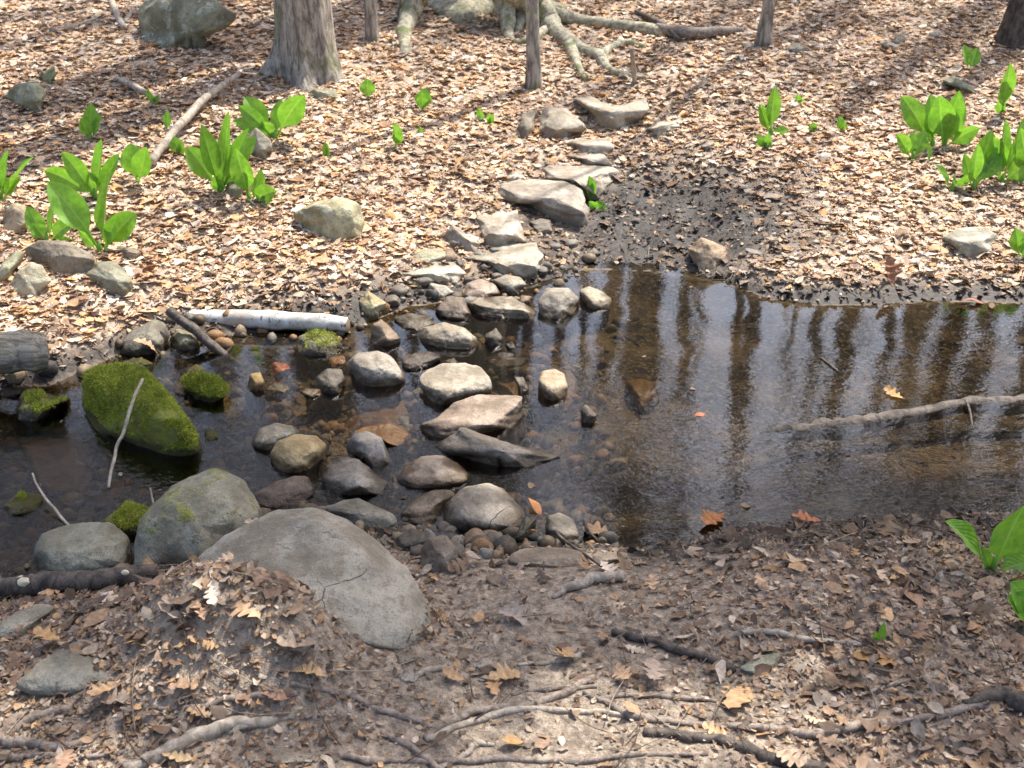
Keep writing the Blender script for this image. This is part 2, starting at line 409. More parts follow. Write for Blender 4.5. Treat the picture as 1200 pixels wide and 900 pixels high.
# ------------------------------------------------------------------ stones
def ico(n):
    bm = bmesh.new(); bmesh.ops.create_icosphere(bm, subdivisions=n, radius=1)
    V = np.array([v.co[:] for v in bm.verts]); F = np.array([[v.index for v in f.verts] for f in bm.faces]); bm.free(); return V, F
ICO = {4: ico(4), 5: ico(5), 6: ico(6), 7: ico(7)}
ROCKS = []; FLAT = ('stepping stones across the stream', 'stones of the path up the far bank')
def rock(poly, o, s, label, cat='stone', name='stone', t=.6, ang=.3, col=(.30, .27, .235), moss=0, lichen=0, wet=1, band=0, sub=False, k=.38, top=0, group=None, sd=None, rough=1., extend=.14, tilt=0, crack=0, gx=None):
    """poly: outline points in a crop at origin o, scale s. t: height/depth ratio, ang: 0 rounded .. 1 angular, top: flatness"""
    P = np.array([(o[0]+a/s, o[1]+b/s) for a, b in poly], float)
    sd = sd or (len(ROCKS)*13+5)
    rs = np.random.default_rng(sd)
    cy = (P[:, 1].min()+P[:, 1].max())/2; cx = (P[:, 0].min()+P[:, 0].max())/2
    if not sub:
        k = .22 if k == .38 else k; t = t*(.8 if group in FLAT else 1)
        Q = P.copy(); ybot = P[:, 1].max(); full = P[:, 1].max()-P[:, 1].min()
        delta = PITCH + math.atan((cy-450)/FPX)
        zg = max(hit(gx or cx, ybot-full*.08)[2], -.012); cyc = cy
        for _ in range(3):
            z0 = zg; dist = (on_plane(cx, cyc, zg)-CAM) @ FW; v2 = full*dist/FPX
            sd_, cd_ = math.sin(delta), math.cos(delta)
            b = v2/(sd_+k*t*cd_+math.sqrt(sd_**2+(t*cd_)**2)); c = t*b
            down = (b*sd_+k*c*cd_)*FPX/dist; cyc = ybot-down
            z0 = zg+k*c; C = on_plane(cx, cyc, z0); g2 = max(float(H(C[0], C[1])), -.012)
            if _ < 2: zg = .92*zg+.08*min(g2, zg+.05)
        cy2 = cyc
    else:
        Q = P.copy(); low = Q[:, 1] > cy; Q[low, 1] = cy+(Q[low, 1]-cy)*(1+extend*2); cy2 = (Q[:, 1].min()+Q[:, 1].max())/2
        hh = (Q[:, 1].max()-Q[:, 1].min())/2
        delta = PITCH + math.atan((cy2-450)/FPX)
        zg = hit(cx, P[:, 1].max()-hh*.12)[2]; k = .1; dist = (CAM[2]-zg)/math.sin(delta)
        for _ in range(3):
            v = hh*dist*math.cos(delta-PITCH)/FPX
            b = v/math.sqrt(math.sin(delta)**2+(t*math.cos(delta))**2); c = t*b; z0 = zg+k*c; C = on_plane(cx, cy2, z0); dist = np.linalg.norm(C-CAM)
    # footprint by PCA on the plane through the centre
    n = len(Q); R = []
    for i in range(n):
        a, bq = Q[i], Q[(i+1) % n]
        for f in np.linspace(0, 1, 6, endpoint=False): R.append(a*(1-f)+bq*f)
    R = np.array(R)
    W = np.array([on_plane(u, w, z0)[:2] for u, w in R]) - C[:2]
    W[:, 1] *= 1/math.sqrt(1+(t/math.tan(delta))**2)
    ev, E = np.linalg.eigh(np.cov(W.T)); 
    yaw = math.atan2(E[1, 1], E[0, 1])
    cw, sw = math.cos(yaw), math.sin(yaw); L = np.stack([W[:, 0]*cw+W[:, 1]*sw, -W[:, 0]*sw+W[:, 1]*cw], 1)
    a1 = (L[:, 0].max()-L[:, 0].min())/2; a2 = (L[:, 1].max()-L[:, 1].min())/2
    c = min(c, 1.1*max(a1, a2))
    big = (P[:, 0].max()-P[:, 0].min()) 
    lev = 7 if big > 190 else 6 if big > 60 else 5 if big > 24 else 4
    D, F = ICO[lev]
    ex = 2.1+1.6*ang
    rr = (np.abs(D[:, 0])**ex+np.abs(D[:, 1])**ex+np.abs(D[:, 2])**(ex+top))**(-1/(ex+top*.3))
    V = D*rr[:, None]
    if top > 0: 
        zt = 1-.35*top*.5; V[:, 2] = np.where(V[:, 2] > zt, zt+(V[:, 2]-zt)*.25, V[:, 2])
    for q in range(int(5+13*ang)):
        nrm = rs.normal(size=3); nrm[2] = abs(nrm[2])*(.22 if top else .7); nrm /= np.linalg.norm(nrm)
        dd = rs.uniform(.72, .98)*(V @ nrm).max(); ex_ = np.maximum(0, V @ nrm-dd)
        V = V-nrm*(ex_*(.55+.4*ang))[:, None]
    V += D*(.085*rough*fbm(V*1.3+sd, 3, sd))[:, None]
    V *= np.array([a1, a2, c])
    if not sub:   # the foot of the stone goes straight down into the ground
        X_, Y_ = V[:, 0]/a1, V[:, 1]/a2; zz = V[:, 2]/c; h0 = np.hypot(X_, Y_)+1e-6; az = np.arctan2(Y_, X_)
        bn = ((az+math.pi)/(2*math.pi)*60).astype(int) % 60; eq = np.zeros(60); m_ = np.abs(zz) < .16; np.maximum.at(eq, bn[m_], h0[m_]); eq[eq == 0] = .95
        tg_ = eq[bn]*(.97-.08*np.abs(zz))*np.minimum(1, h0/.45); fac = np.where(zz < 0, np.maximum(1, tg_/h0), 1)
        V[:, 0] *= fac; V[:, 1] *= fac; V[:, 2] = np.where(zz < 0, V[:, 2]*1.15, V[:, 2])
    V = np.stack([V[:, 0]*cw-V[:, 1]*sw, V[:, 0]*sw+V[:, 1]*cw, V[:, 2]], 1)+C
    # shape the outline
    cc = np.array([cx, cy2]); nb = 120
    th = np.linspace(-math.pi, math.pi, nb, endpoint=False)
    tgt = np.zeros(nb); n = len(Q)
    for i in range(nb):
        d = np.array([math.cos(th[i]), math.sin(th[i])]); best = 0
        for j in range(n):
            p0 = Q[j]-cc; e = Q[(j+1) % n]-Q[j]; den = d[0]*e[1]-d[1]*e[0]
            if abs(den) < 1e-9: continue
            T1 = (p0[0]*e[1]-p0[1]*e[0])/den; u1 = (p0[0]*d[1]-p0[1]*d[0])/den
            if T1 > 0 and -1e-6 <= u1 <= 1+1e-6: best = max(best, T1)
        tgt[i] = best
    kk = np.array([1, 2, 1.]) if ang > .5 else np.array([1, 2, 3, 4, 3, 2, 1.]); kk /= kk.sum(); m = len(kk)//2
    tgt[tgt == 0] = np.median(tgt)
    tgt = np.convolve(np.concatenate([tgt[-m:], tgt, tgt[:m]]), kk, 'valid')
    for it in range(2):
        Vc = V.copy()
        if not sub: Vc[:, 2] = np.maximum(Vc[:, 2], zg-.004)
        uv, dep = project(Vc); q = uv-cc; a = np.arctan2(q[:, 1], q[:, 0]); rad = np.hypot(q[:, 0], q[:, 1])
        vis = (V[:, 2] > zg-.004) | sub; bi = ((a+math.pi)/(2*math.pi)*nb+.5).astype(int) % nb; cur = np.zeros(nb); np.maximum.at(cur, bi[vis], rad[vis])
        cur[cur == 0] = np.median(cur[cur > 0])
        kc = np.ones(5)/5; cur = np.convolve(np.concatenate([cur[-2:], cur, cur[:2]]), kc, 'valid')
        ratio = np.clip(tgt/cur, .35, 2.6)
        f = np.interp(a, np.concatenate([th, [math.pi]]), np.concatenate([ratio, ratio[:1]]))
        V = V + (q*(f-1)[:, None])[:, 0:1]*RT*(dep/FPX)[:, None] - (q*(f-1)[:, None])[:, 1:2]*UP*(dep/FPX)[:, None]
    # fine relief, then sink the underside
    sz = (a1+a2)/2
    relief = (.035*fbm((V-C)/sz*3.2+sd, 4, sd+3, .55)+.012*fbm((V-C)/sz*11+sd, 3, sd+4))*rough*sz
    if ang > .5: relief = relief + .03*sz*np.abs(fbm((V-C)/sz*2.2+sd*2, 3, sd+5))
    dn_ = (V-C)/(np.linalg.norm(V-C, axis=1)[:, None]+1e-9)
    V = V+dn_*relief[:, None]
    if not sub:
        V[:, 2] = np.where(V[:, 2] < zg-.01, zg-.01+(V[:, 2]-zg+.01)*1.6, V[:, 2])
    if sub: V[:, 2] = np.where(V[:, 2] > -.012, -.012+(V[:, 2]+.012)*.1, V[:, 2])
    ob = mesh_np(name, V, F, ROCK, loc=C)
    cv = rs.uniform(.93, 1.07)
    ob.color = (col[0]*cv*1.04, col[1]*cv*.98, col[2]*cv*.90, 1)
    ob['moss'] = float(moss); ob['lichen'] = float(lichen); ob['wet'] = float(wet); ob['band'] = float(band); ob['crack'] = float(crack)
    tag(ob, label, cat, group)
    ROCKS.append((ob, C, a1, a2, c)); return ob
def moss_on(ob, n, length=.012, thr=.0, seed=1, cover=.5, label=None, yellow=None):
    """short moss tufts rooted on the stone's own surface: a soft cushion"""
    me = ob.data; N = len(me.vertices); co = np.empty(N*3, np.float32); me.vertices.foreach_get('co', co); co = co.reshape(-1, 3)
    no = np.empty(N*3, np.float32); me.vertex_normals.foreach_get('vector', no); no = no.reshape(-1, 3)
    rs = np.random.default_rng(seed); C = np.array(ob.location); W = co+C
    m = fbm(W*9, 4, seed)+.55*fbm(W*30, 2, seed+3)+.5*no[:, 2]+(cover-.5)*2
    ok = np.where((m > thr) & (W[:, 2]+.03*fbm(W*12,2,seed) > .03))[0]
    if not len(ok): return
    pk = rs.choice(ok, n); jit = rs.normal(size=(n, 3))*.004
    B = co[pk]+jit; D = no[pk]+rs.normal(size=(n, 3))*.45; D /= np.linalg.norm(D, axis=1)[:, None]
    S = np.cross(D, rs.normal(size=(n, 3))); S /= np.linalg.norm(S, axis=1)[:, None]
    ln = length*rs.uniform(.4, 1.2, n)[:, None]; w = ln*.22
    V = np.stack([B-S*w, B+S*w, B+D*ln], 1).reshape(-1, 3); F = np.arange(n*3).reshape(-1, 3)
    c = mesh_np('moss', V, F, MOSS, parent=ob, smooth=False)
    c['kind'] = 'stuff'

GREY=(.30,.285,.26); PALE=(.325,.30,.262); TAN=(.40,.34,.26); DARK=(.16,.145,.13); BROWN=(.25,.20,.16); ORG=(.36,.22,.09); PINK=(.37,.31,.275); GRN=(.25,.26,.19)
A5=((400,300),3); B6=((450,250),4); C4=((250,450),4); D4=((0,300),3); E8=((400,600),3); F7=((0,600),3); O=((0,0),1); G1=((0,0),3); H2=((400,0),3); I3=((800,0),3); J9=((800,600),3)
ST='stepping stones across the stream'; LS='stones along the stream'; WS='stones under the water'; BS='stones on the leafy bank'; PS='stones of the path up the far bank'
def rk(poly, crop, label, **kw): return rock(poly, crop[0], crop[1], label, **kw)

r1=rk([(20,370),(60,340),(130,332),(180,355),(215,410),(232,445),(180,470),(90,475),(40,440)],A5,'grey rounded stone with greenish side, left of the big round stepping stone',t=.75,ang=.15,col=GREY,group=ST)
rk([(268,440),(290,405),(350,378),(430,374),(490,390),(525,430),(532,480),(480,500),(420,508),(340,540),(300,510)],A5,'large smooth round sunlit stone in the middle of the stepping stones',t=.55,ang=.1,col=PALE,group=ST,top=1)
rk([(275,590),(330,570),(400,515),(480,487),(600,488),(632,492),(638,575),(600,612),(500,630),(420,645),(350,655),(295,640)],A5,'flat angular stone with square right end and orange wet lower edge',t=.5,ang=.6,col=(.31,.26,.225),group=ST,top=2,band=.3)
rk([(325,665),(380,630),(430,600),(500,625),(600,660),(700,680),(780,705),(720,745),(690,765),(620,765),(520,750),(400,710),(335,695)],A5,'long dark wedge shaped stone pointing right into the pool',t=.75,ang=.75,col=(.23,.215,.20),group=ST,band=.4)
rk([(690,440),(705,405),(750,397),(785,415),(797,460),(785,500),(740,520),(705,490)],A5,'small tan stone standing alone in the water right of the crossing',t=.5,ang=.2,col=TAN,group=LS,top=1)
rk([(675,460),(690,410),(740,395),(800,400),(830,440),(832,490),(800,530),(740,540),(695,515)],A5,'brown submerged stone around the base of the lone tan stone',t=.3,ang=.2,col=ORG,sub=True,group=WS)
rk([(1000,440),(1050,430),(1100,445),(1115,510),(1080,560),(1020,520)],A5,'amber brown stone under the water right of the lone tan stone',t=.5,ang=.2,col=ORG,sub=True,group=WS)
rk([(262,290),(290,250),(360,233),(430,250),(480,290),(490,320),(450,345),(360,335),(290,315)],A5,'oval stepping stone with sunlit top and dark undercut front',t=.6,ang=.45,col=PALE,group=ST,band=.3)
rk([(98,325),(110,240),(140,222),(180,255),(208,290),(200,315),(140,330)],A5,'brownish triangular stone left of the oval stepping stone',t=.6,ang=.6,col=BROWN,group=LS)
rk([(185,215),(240,200),(320,215),(345,240),(290,268),(210,265)],A5,'flat grey green stone above the oval stepping stone',t=.35,ang=.6,col=(.25,.245,.21),group=LS)
rk([(330,190),(370,145),(430,145),(455,200),(450,235),(390,225),(345,215)],A5,'dull brown stone on the mud left of the long slab step',t=.5,ang=.6,col=(.22,.19,.165),group=LS)
rk([(443,165),(480,145),(600,142),(640,165),(693,200),(683,232),(600,232),(460,215)],A5,'long slab step with grained top and dark front at the far water edge',t=.55,ang=.65,col=PALE,group=ST,top=1.5,band=.5)
rk([(415,140),(440,95),(490,80),(540,100),(565,135),(540,150),(480,165),(430,165)],A5,'tan lumpy stone just behind the long slab step',t=.6,ang=.45,col=PINK,group=ST)
rk([(530,85),(580,65),(630,75),(652,100),(620,140),(560,130)],A5,'small pale stone with dark blotches behind the long slab step',t=.6,ang=.4,col=PALE,group=LS,lichen=.4)
rk([(690,160),(720,112),(800,112),(838,150),(830,200),(770,232),(705,225),(695,190)],A5,'rough grey step with dark left side, second from the right of the far row',t=.6,ang=.45,col=GREY,group=ST)
rk([(835,120),(870,105),(920,125),(950,150),(945,190),(880,195),(840,160)],A5,'whitish stone at the right end of the far row of steps',t=.6,ang=.4,col=(.46,.43,.36),group=ST)
rk([(197,65),(250,35),(330,12),(400,20),(440,60),(400,97),(330,85),(230,77)],A5,'broad pale flat step with bright left half below the topmost slabs',t=.35,ang=.6,col=(.43,.41,.36),group=ST,top=1.5)
rk([(335,210),(420,180),(560,145),(710,135),(750,210),(735,265),(660,303),(600,282),(440,240)],B6,'wide flat slab at the top right corner of the pool',t=.4,ang=.65,col=(.42,.395,.345),group=ST,top=1.5)
rk([(110,215),(180,170),(260,165),(315,195),(290,215),(180,238)],B6,'pale green tinged stone beside the leaf litter, left of the wide flat slab',t=.45,ang=.5,col=(.38,.38,.29),lichen=.5,group=LS)
rk([(265,180),(275,110),(320,50),(380,95),(450,140),(430,180),(340,175)],B6,'wedge shaped stone with pale triangular face beside the square slab',t=.7,ang=.8,col=PALE,group=PS)
rk([(465,760),(560,735),(618,742),(650,850),(540,868),(505,862)],H2,'nearly square slab laid flat as a step between leaves',t=.35,ang=.85,col=(.41,.38,.34),group=PS,top=2)
rk([(660,780),(700,767),(735,775),(742,815),(690,820)],H2,'small dull stone sunk in mud right of the square slab',t=.4,ang=.6,col=(.24,.22,.20),group=PS)
rk([(200,390),(215,325),(290,340),(330,370),(290,402),(240,415)],B6,'small white lumpy stone above the flat grey green stone',t=.7,ang=.5,col=(.46,.44,.39),group=LS)
rk([(60,160),(95,123),(160,165),(150,195),(100,218),(65,200)],A5,'small yellowish block at the edge of the leaf litter above the white log end',t=.7,ang=.75,col=(.36,.32,.2),group=LS,lichen=.3)
rk([(210,370),(260,340),(310,335),(355,355),(320,390),(250,415),(215,400)],A5,'dark knobbly wet stone above the large round stepping stone',t=.5,ang=.5,col=DARK,group=LS,rough=1.6)
rk([(350,370),(395,360),(415,375),(380,388)],A5,'tiny flat grey stone tucked behind the large round stepping stone',t=.5,ang=.4,col=GREY,group=LS)
rk([(490,365),(560,338),(650,345),(665,365),(630,387),(540,390)],A5,'dark flat stone barely under water above the large round stepping stone',t=.2,ang=.4,col=(.12,.085,.06),group=WS,k=.05)
rk([(500,280),(545,255),(570,290),(560,330),(520,330)],A5,'small dark wet stone below the long slab step',t=.7,ang=.5,col=DARK,group=LS)
rk([(572,310),(600,300),(615,325),(595,340)],A5,'tiny dark stone in shallow water below the long slab step',t=.6,ang=.4,col=(.12,.11,.1),group=LS)
rk([(20,350),(70,335),(120,360),(90,390),(30,380)],B6,'small green stained stone among leaves at the left edge of the steps',t=.5,ang=.5,col=GRN,lichen=.4,group=LS)
rk([(120,330),(150,315),(185,335),(160,350)],B6,'tiny olive stone next to the green stained stone',t=.5,ang=.5,col=GRN,group=LS)
rk([(545,440),(620,430),(655,480),(640,505),(560,490)],A5,'dark blocky stone under the water right of the large round stepping stone',t=.4,ang=.8,col=(.13,.11,.09),sub=True,group=WS)
rk([(605,425),(640,425),(660,470),(635,500),(625,470)],A5,'narrow grey stone edge poking up beside the square ended step',t=.5,ang=.5,col=(.2,.19,.17),group=LS)
rk([(840,545),(858,520),(900,560),(880,600),(848,592)],A5,'small upright grey stub in the water below the lone tan stone',t=1.2,ang=.5,col=(.17,.155,.13),group=LS)
rk([(175,275),(215,210),(290,180),(370,195),(410,230),(340,275),(270,330),(195,305)],C4,'speckled pale stone with green moss on its left end',t=.6,ang=.2,col=(.36,.34,.28),lichen=.8,moss=.12,group=LS)
rk([(262,330),(300,265),(380,235),(480,240),(535,285),(510,370),(460,415),(340,435),(285,400)],C4,'smooth yellow striped boulder half in shade left of the crossing',t=.75,ang=.12,col=(.50,.40,.235),band=.35,group=LS)
rk([(620,290),(660,230),(720,220),(790,250),(820,320),(850,380),(760,405),(700,355),(630,325)],C4,'bluish grey wet stone, upper one of the two touching grey stones',t=.55,ang=.3,col=(.25,.245,.25),group=LS)
rk([(500,450),(540,370),(600,340),(680,350),(740,400),(830,470),(800,530),(700,522),(580,540),(510,500)],C4,'grey stone with wet dark right flank, lower one of the two touching grey stones',t=.5,ang=.35,col=(.27,.26,.245),group=LS)
rk([(600,200),(640,150),(700,110),(800,50),(890,40),(940,120),(945,200),(880,215),(780,190),(650,228)],C4,'long amber brown slab under water above the bluish grey stone',t=.2,ang=.5,col=(.40,.235,.08),sub=True,group=WS)
rk([(640,240),(700,200),(830,185),(930,230),(920,290),(850,305),(780,255),(700,228)],C4,'orange tan wet slab rising behind the bluish grey stone',t=.3,ang=.5,col=(.46,.28,.10),group=WS,k=.12)
rk([(860,450),(900,380),(980,335),(1080,335),(1160,380),(1205,420),(1190,470),(1050,492),(930,508),(870,480)],C4,'pinkish rounded stone with sunlit top below the long dark wedge',t=.55,ang=.15,col=(.42,.365,.315),group=ST)
rk([(180,520),(280,460),(380,430),(440,430),(480,490),(470,530),(410,578),(280,602),(200,570)],C4,'dark brownish wet stone between the yellow boulder and the huge boulder',t=.5,ang=.3,col=(.20,.165,.145),group=LS)
rk([(510,590),(600,545),(680,535),(760,570),(850,610),(865,660),(820,692),(720,692),(600,640)],C4,'dull greenish grey stone leaning behind the huge boulder',t=.55,ang=.3,col=(.24,.235,.205),group=LS)
rk([(860,620),(940,540),(1030,495),(1100,492),(1140,515),(1080,590),(1040,640),(960,665),(900,655)],C4,'tan stone with smooth sloping top left of the cracked grey stone',t=.55,ang=.3,col=(.37,.33,.28),group=ST)
rk([(912,632),(960,603),(1050,620),(1042,662),(970,682),(925,662)],C4,'small round knob of stone at the lower edge of the sloping tan stone',t=.7,ang=.2,col=(.27,.25,.22),group=LS)
rk([(855,720),(930,675),(1000,700),(1010,740),(960,790),(870,780)],C4,'small blackish stone right of the huge boulder top',t=.7,ang=.5,col=(.12,.11,.10),group=LS)
rk([(970,770),(1010,720),(1090,705),(1140,760),(1150,830),(1120,890),(1030,890),(980,850)],C4,'brown grey egg shaped stone standing right of the huge boulder',t=1.,ang=.2,col=(.235,.205,.18),group=LS,band=.2)
rk([(513,618),(520,590),(545,570),(572,566),(590,572),(614,597),(617,605),(608,622),(580,629),(540,625)],O,'large cracked grey stone with dark shadowed front, nearest of the steps',t=.6,ang=.4,col=(.25,.235,.215),crack=.8,group=ST)
rk([(715,60),(725,15),(765,0),(815,25),(838,80),(830,125),(780,122),(740,95)],E8,'whitish rough stone at the near water edge beside an orange leaf',t=.5,ang=.3,col=(.42,.385,.32),lichen=.3,group=LS)
rk([(600,95),(650,20),(690,20),(660,90),(620,110)],E8,'small dark greenish stone between the cracked stone and the whitish one',t=.5,ang=.5,col=(.14,.145,.11),group=LS)
rk([(580,165),(620,130),(700,122),(800,125),(870,150),(882,190),(800,200),(700,195),(600,190)],E8,'long low tan stone set in the mud at the near end of the crossing',t=.4,ang=.35,col=(.31,.265,.22),group=LS,wet=0)
rk([(868,150),(940,140),(1005,142),(1010,160),(900,190)],E8,'flat grey brown stone right of the long low tan stone',t=.3,ang=.5,col=(.22,.195,.17),group=LS,wet=0)
rk([(505,230),(540,215),(580,222),(580,250),(530,262)],E8,'small worn stone sunk in the dark soil of the near path',t=.3,ang=.4,col=(.24,.195,.16),wet=0,group='stones sunk in the near path')
rk([(400,510),(425,478),(455,480),(450,510),(420,522)],E8,'small faint stone in the trodden soil right below the huge boulder',t=.3,ang=.4,col=(.2,.17,.14),wet=0,group='stones sunk in the near path')
rk([(465,545),(500,528),(515,540),(490,552)],E8,'tiny pale grey stone in the trodden soil',t=.4,ang=.5,col=(.36,.35,.33),wet=0,group='stones sunk in the near path')
rk([(478,590),(500,580),(515,592),(495,600)],E8,'tiny bluish grey stone just above the orange oak leaf on the path',t=.4,ang=.5,col=(.26,.27,.27),wet=0,group='stones sunk in the near path')
big=rk([(225,655),(272,622),(320,597),(370,595),(410,610),(450,640),(480,665),(500,700),(503,722),(490,752),(468,766),(440,762),(400,756),(340,745),(290,728),(250,700),(228,675)],O,'huge smooth grey boulder with cracks in the foreground',cat='boulder',name='boulder',t=.50,k=.04,gx=468,ang=.5,col=(.30,.29,.262),moss=.02,wet=0,rough=.8,lichen=.15,crack=.7,group='boulders on the near bank')
b2=rk([(155,640),(165,605),(200,570),(250,548),(285,560),(308,600),(305,618),(270,642),(240,668),(160,670)],O,'grey boulder with a dark mossy right side, left of the huge one',cat='boulder',name='boulder',t=.8,ang=.2,col=(.265,.265,.225),moss=.24,lichen=.25,group='boulders on the near bank')
rk([(38,645),(50,625),(85,613),(130,612),(152,630),(155,668),(120,682),(55,682),(42,665)],O,'smooth greenish grey boulder with a few brown leaves against it, above the dark log',cat='boulder',name='boulder',t=.7,ang=.15,col=(.25,.26,.225),moss=.05,group='boulders on the near bank')
mb=rk([(288,500),(293,420),(325,395),(420,380),(480,385),(560,450),(620,530),(700,640),(720,690),(640,708),(520,680),(420,650),(335,630),(293,580)],D4,'big wedge shaped boulder covered in bright green moss',cat='boulder',name='boulder',t=.7,ang=.3,col=(.17,.155,.13),moss=.8,group='mossy stones in the stream')
m2=rk([(645,430),(680,412),(760,425),(797,460),(790,500),(740,528),(680,512),(648,472)],D4,'small round stone wrapped in dark green moss right of the big mossy boulder',t=.8,ang=.15,col=(.12,.11,.1),moss=.95,group='mossy stones in the stream')
m3=rk([(655,405),(690,380),(722,395),(715,418),(665,425)],D4,'little moss cushion on a stone just behind the small round mossy stone',t=.6,ang=.2,col=(.12,.11,.1),moss=1,group='mossy stones in the stream')
m4=rk([(430,375),(460,360),(510,362),(540,378),(520,400),(450,392)],D4,'low mossy stone peeping out behind the big mossy boulder',t=.6,ang=.2,col=(.12,.11,.1),moss=1,group='mossy stones in the stream')
m5=rk([(50,540),(90,490),(130,475),(250,500),(185,548),(110,590),(60,580)],D4,'flat dark slanting stone with a bright moss corner at the left edge',t=.4,ang=.7,col=(.13,.125,.12),moss=.4,group='mossy stones in the stream')
rk([(0,470),(30,450),(100,455),(85,490),(40,500),(0,500)],D4,'dark wet stone under the weathered log end',t=.4,ang=.5,col=(.14,.12,.1),group=LS)
rk([(420,350),(420,300),(460,265),(540,222),(590,240),(600,290),(570,335),(480,352)],D4,'dark grey stone beneath the leaves above the big mossy boulder',t=.6,ang=.4,col=(.18,.175,.155),moss=.1,group=LS)
rk([(590,300),(620,255),(670,268),(705,310),(690,338),(640,342),(600,322)],D4,'olive tan stone at the foot of the dark branch',t=.6,ang=.4,col=(.27,.255,.18),group=LS)
m6=rk([(1035,335),(1050,280),(1110,262),(1170,275),(1205,310),(1190,348),(1120,360),(1050,358)],D4,'grey stone with a yellow green mossy top below the white log',t=.6,ang=.25,col=(.22,.21,.19),moss=.35,lichen=.2,group='mossy stones in the stream')
rk([(1150,380),(1165,355),(1210,350),(1220,385),(1180,395)],D4,'small orange wet stone below the mossy topped grey stone',t=.4,ang=.4,col=(.45,.25,.07),group=LS)
rk([(1110,425),(1150,395),(1200,398),(1215,440),(1200,495),(1150,492),(1115,460)],D4,'dark rounded stone left of the grey rounded stepping stone',t=.6,ang=.3,col=(.14,.13,.115),group=LS)
rk([(955,400),(965,380),(1005,375),(1025,395),(1000,415),(965,418)],D4,'reddish orange pebble in shallow water left of the mossy topped stone',t=.4,ang=.3,col=(.55,.19,.06),group=WS,k=.1)
rk([(870,480),(878,415),(915,408),(930,440),(925,475),(895,488)],D4,'yellowish upright wet stone beside a heap of sodden leaves',t=.8,ang=.4,col=(.30,.22,.10),group=LS)
rk([(930,470),(960,448),(1010,455),(1030,470),(990,495),(940,492)],D4,'flat yellowish grey stone among wet gravel left of the dark rounded stone',t=.4,ang=.6,col=(.28,.25,.17),group=LS)
rk([(1062,480),(1075,465),(1125,468),(1135,490),(1080,512)],D4,'small pale tan block in the shallows',t=.5,ang=.7,col=(.36,.32,.25),group=LS)
rk([(1080,540),(1110,505),(1165,500),(1180,530),(1140,550)],D4,'reddish brown stone under water beside the small tan block',t=.3,ang=.5,col=(.24,.11,.06),sub=True,group=WS)
m7=rk([(930,570),(950,520),(1000,510),(1030,560),(990,585)],D4,'green algae covered stone under water above the speckled stone',t=.4,ang=.4,col=(.17,.19,.08),moss=.3,sub=True,group=WS)
rk([(1020,585),(1030,545),(1080,550),(1080,590)],D4,'grey green stone under water right of the algae covered one',t=.4,ang=.5,col=(.20,.22,.15),sub=True,group=WS)
rk([(1100,600),(1110,560),(1150,565),(1150,600)],D4,'pale stone just below the surface in the shaded riffle',t=.4,ang=.5,col=(.36,.35,.3),sub=True,group=WS)
rk([(612,480),(625,465),(658,462),(662,490),(630,505)],D4,'small cream stone between the two mossy stones',t=.5,ang=.6,col=(.48,.42,.28),group=LS)
rk([(715,640),(725,615),(755,612),(772,640),(745,660),(720,655)],D4,'small round mossy stone in the current right of the big mossy boulder tip',t=.5,ang=.2,col=(.15,.15,.12),moss=.5,group='mossy stones in the stream')
rk([(70,660),(120,630),(280,650),(330,730),(300,830),(180,820),(110,760)],D4,'broad pale slab under the water in front of the big mossy boulder',t=.15,ang=.5,col=(.22,.20,.14),sub=True,group=WS)
rk([(350,820),(380,780),(430,790),(440,830),(400,850)],D4,'yellow brown stone under water below the leaning twig',t=.4,ang=.3,col=(.30,.21,.08),sub=True,group=WS)
rk([(10,640),(60,625),(110,650),(60,680),(15,670)],D4,'brown stone under the water near the left edge',t=.3,ang=.3,col=(.2,.13,.08),sub=True,group=WS)
rk([(185,830),(205,810),(270,815),(275,880),(200,895)],D4,'square dark blue grey stone under the water at the left',t=.4,ang=.8,col=(.12,.13,.15),sub=True,group=WS)
m8=rk([(115,612),(150,590),(180,600),(172,632),(125,630)],O,'bright mossy stone wedged between the two left boulders',t=.7,ang=.3,col=(.13,.13,.1),moss=1,group='mossy stones in the stream')
m9=rk([(3,592),(25,576),(50,580),(48,600),(10,607)],O,'flat mossy stone barely above water at the left edge',t=.4,ang=.3,col=(.12,.12,.1),moss=.9,group='mossy stones in the stream')
rk([(25,130),(32,95),(70,45),(110,20),(150,35),(180,90),(145,125),(80,142),(35,140)],D4,'cream coloured angular stone leaning against a grey boulder on the left bank',t=.9,ang=.6,col=(.40,.38,.29),lichen=.3,wet=0,group=BS)
rk([(28,292),(45,281),(80,283),(112,300),(107,322),(70,324),(35,310)],O,'brown grey boulder with a shadowed hollow under it below the tall skunk cabbage',cat='boulder',name='boulder',t=.8,ang=.5,col=(.25,.225,.19),wet=0,group=BS)
rk([(285,60),(330,20),(400,18),(440,50),(472,100),(440,128),(350,115),(295,95)],D4,'smooth slanting grey green slab half buried in leaves on the left bank',t=.45,ang=.35,col=(.26,.265,.215),wet=0,group=BS)
rk([(-20,75),(10,20),(60,-20),(85,-15),(80,20),(30,80),(0,95)],D4,'narrow green grey stone at the left edge beside the cream stone',t=.6,ang=.4,col=(.26,.27,.2),wet=0,group=BS)
rk([(530,560),(560,548),(640,565),(665,590),(620,615),(540,600)],((0,150),4),'small low grey stone right of the tall skunk cabbage stem',t=.4,ang=.5,col=(.24,.21,.18),wet=0,group=BS)
rk([(485,85),(490,20),(530,-20),(620,-50),(730,-30),(780,20),(845,55),(800,98),(730,128),(650,158),(540,168),(495,150)],G1,'big moss stained boulder at the top edge left of the thick trunk',cat='boulder',name='boulder',t=.8,ang=.4,col=(.27,.28,.22),moss=.14,lichen=.6,wet=0,group=BS)
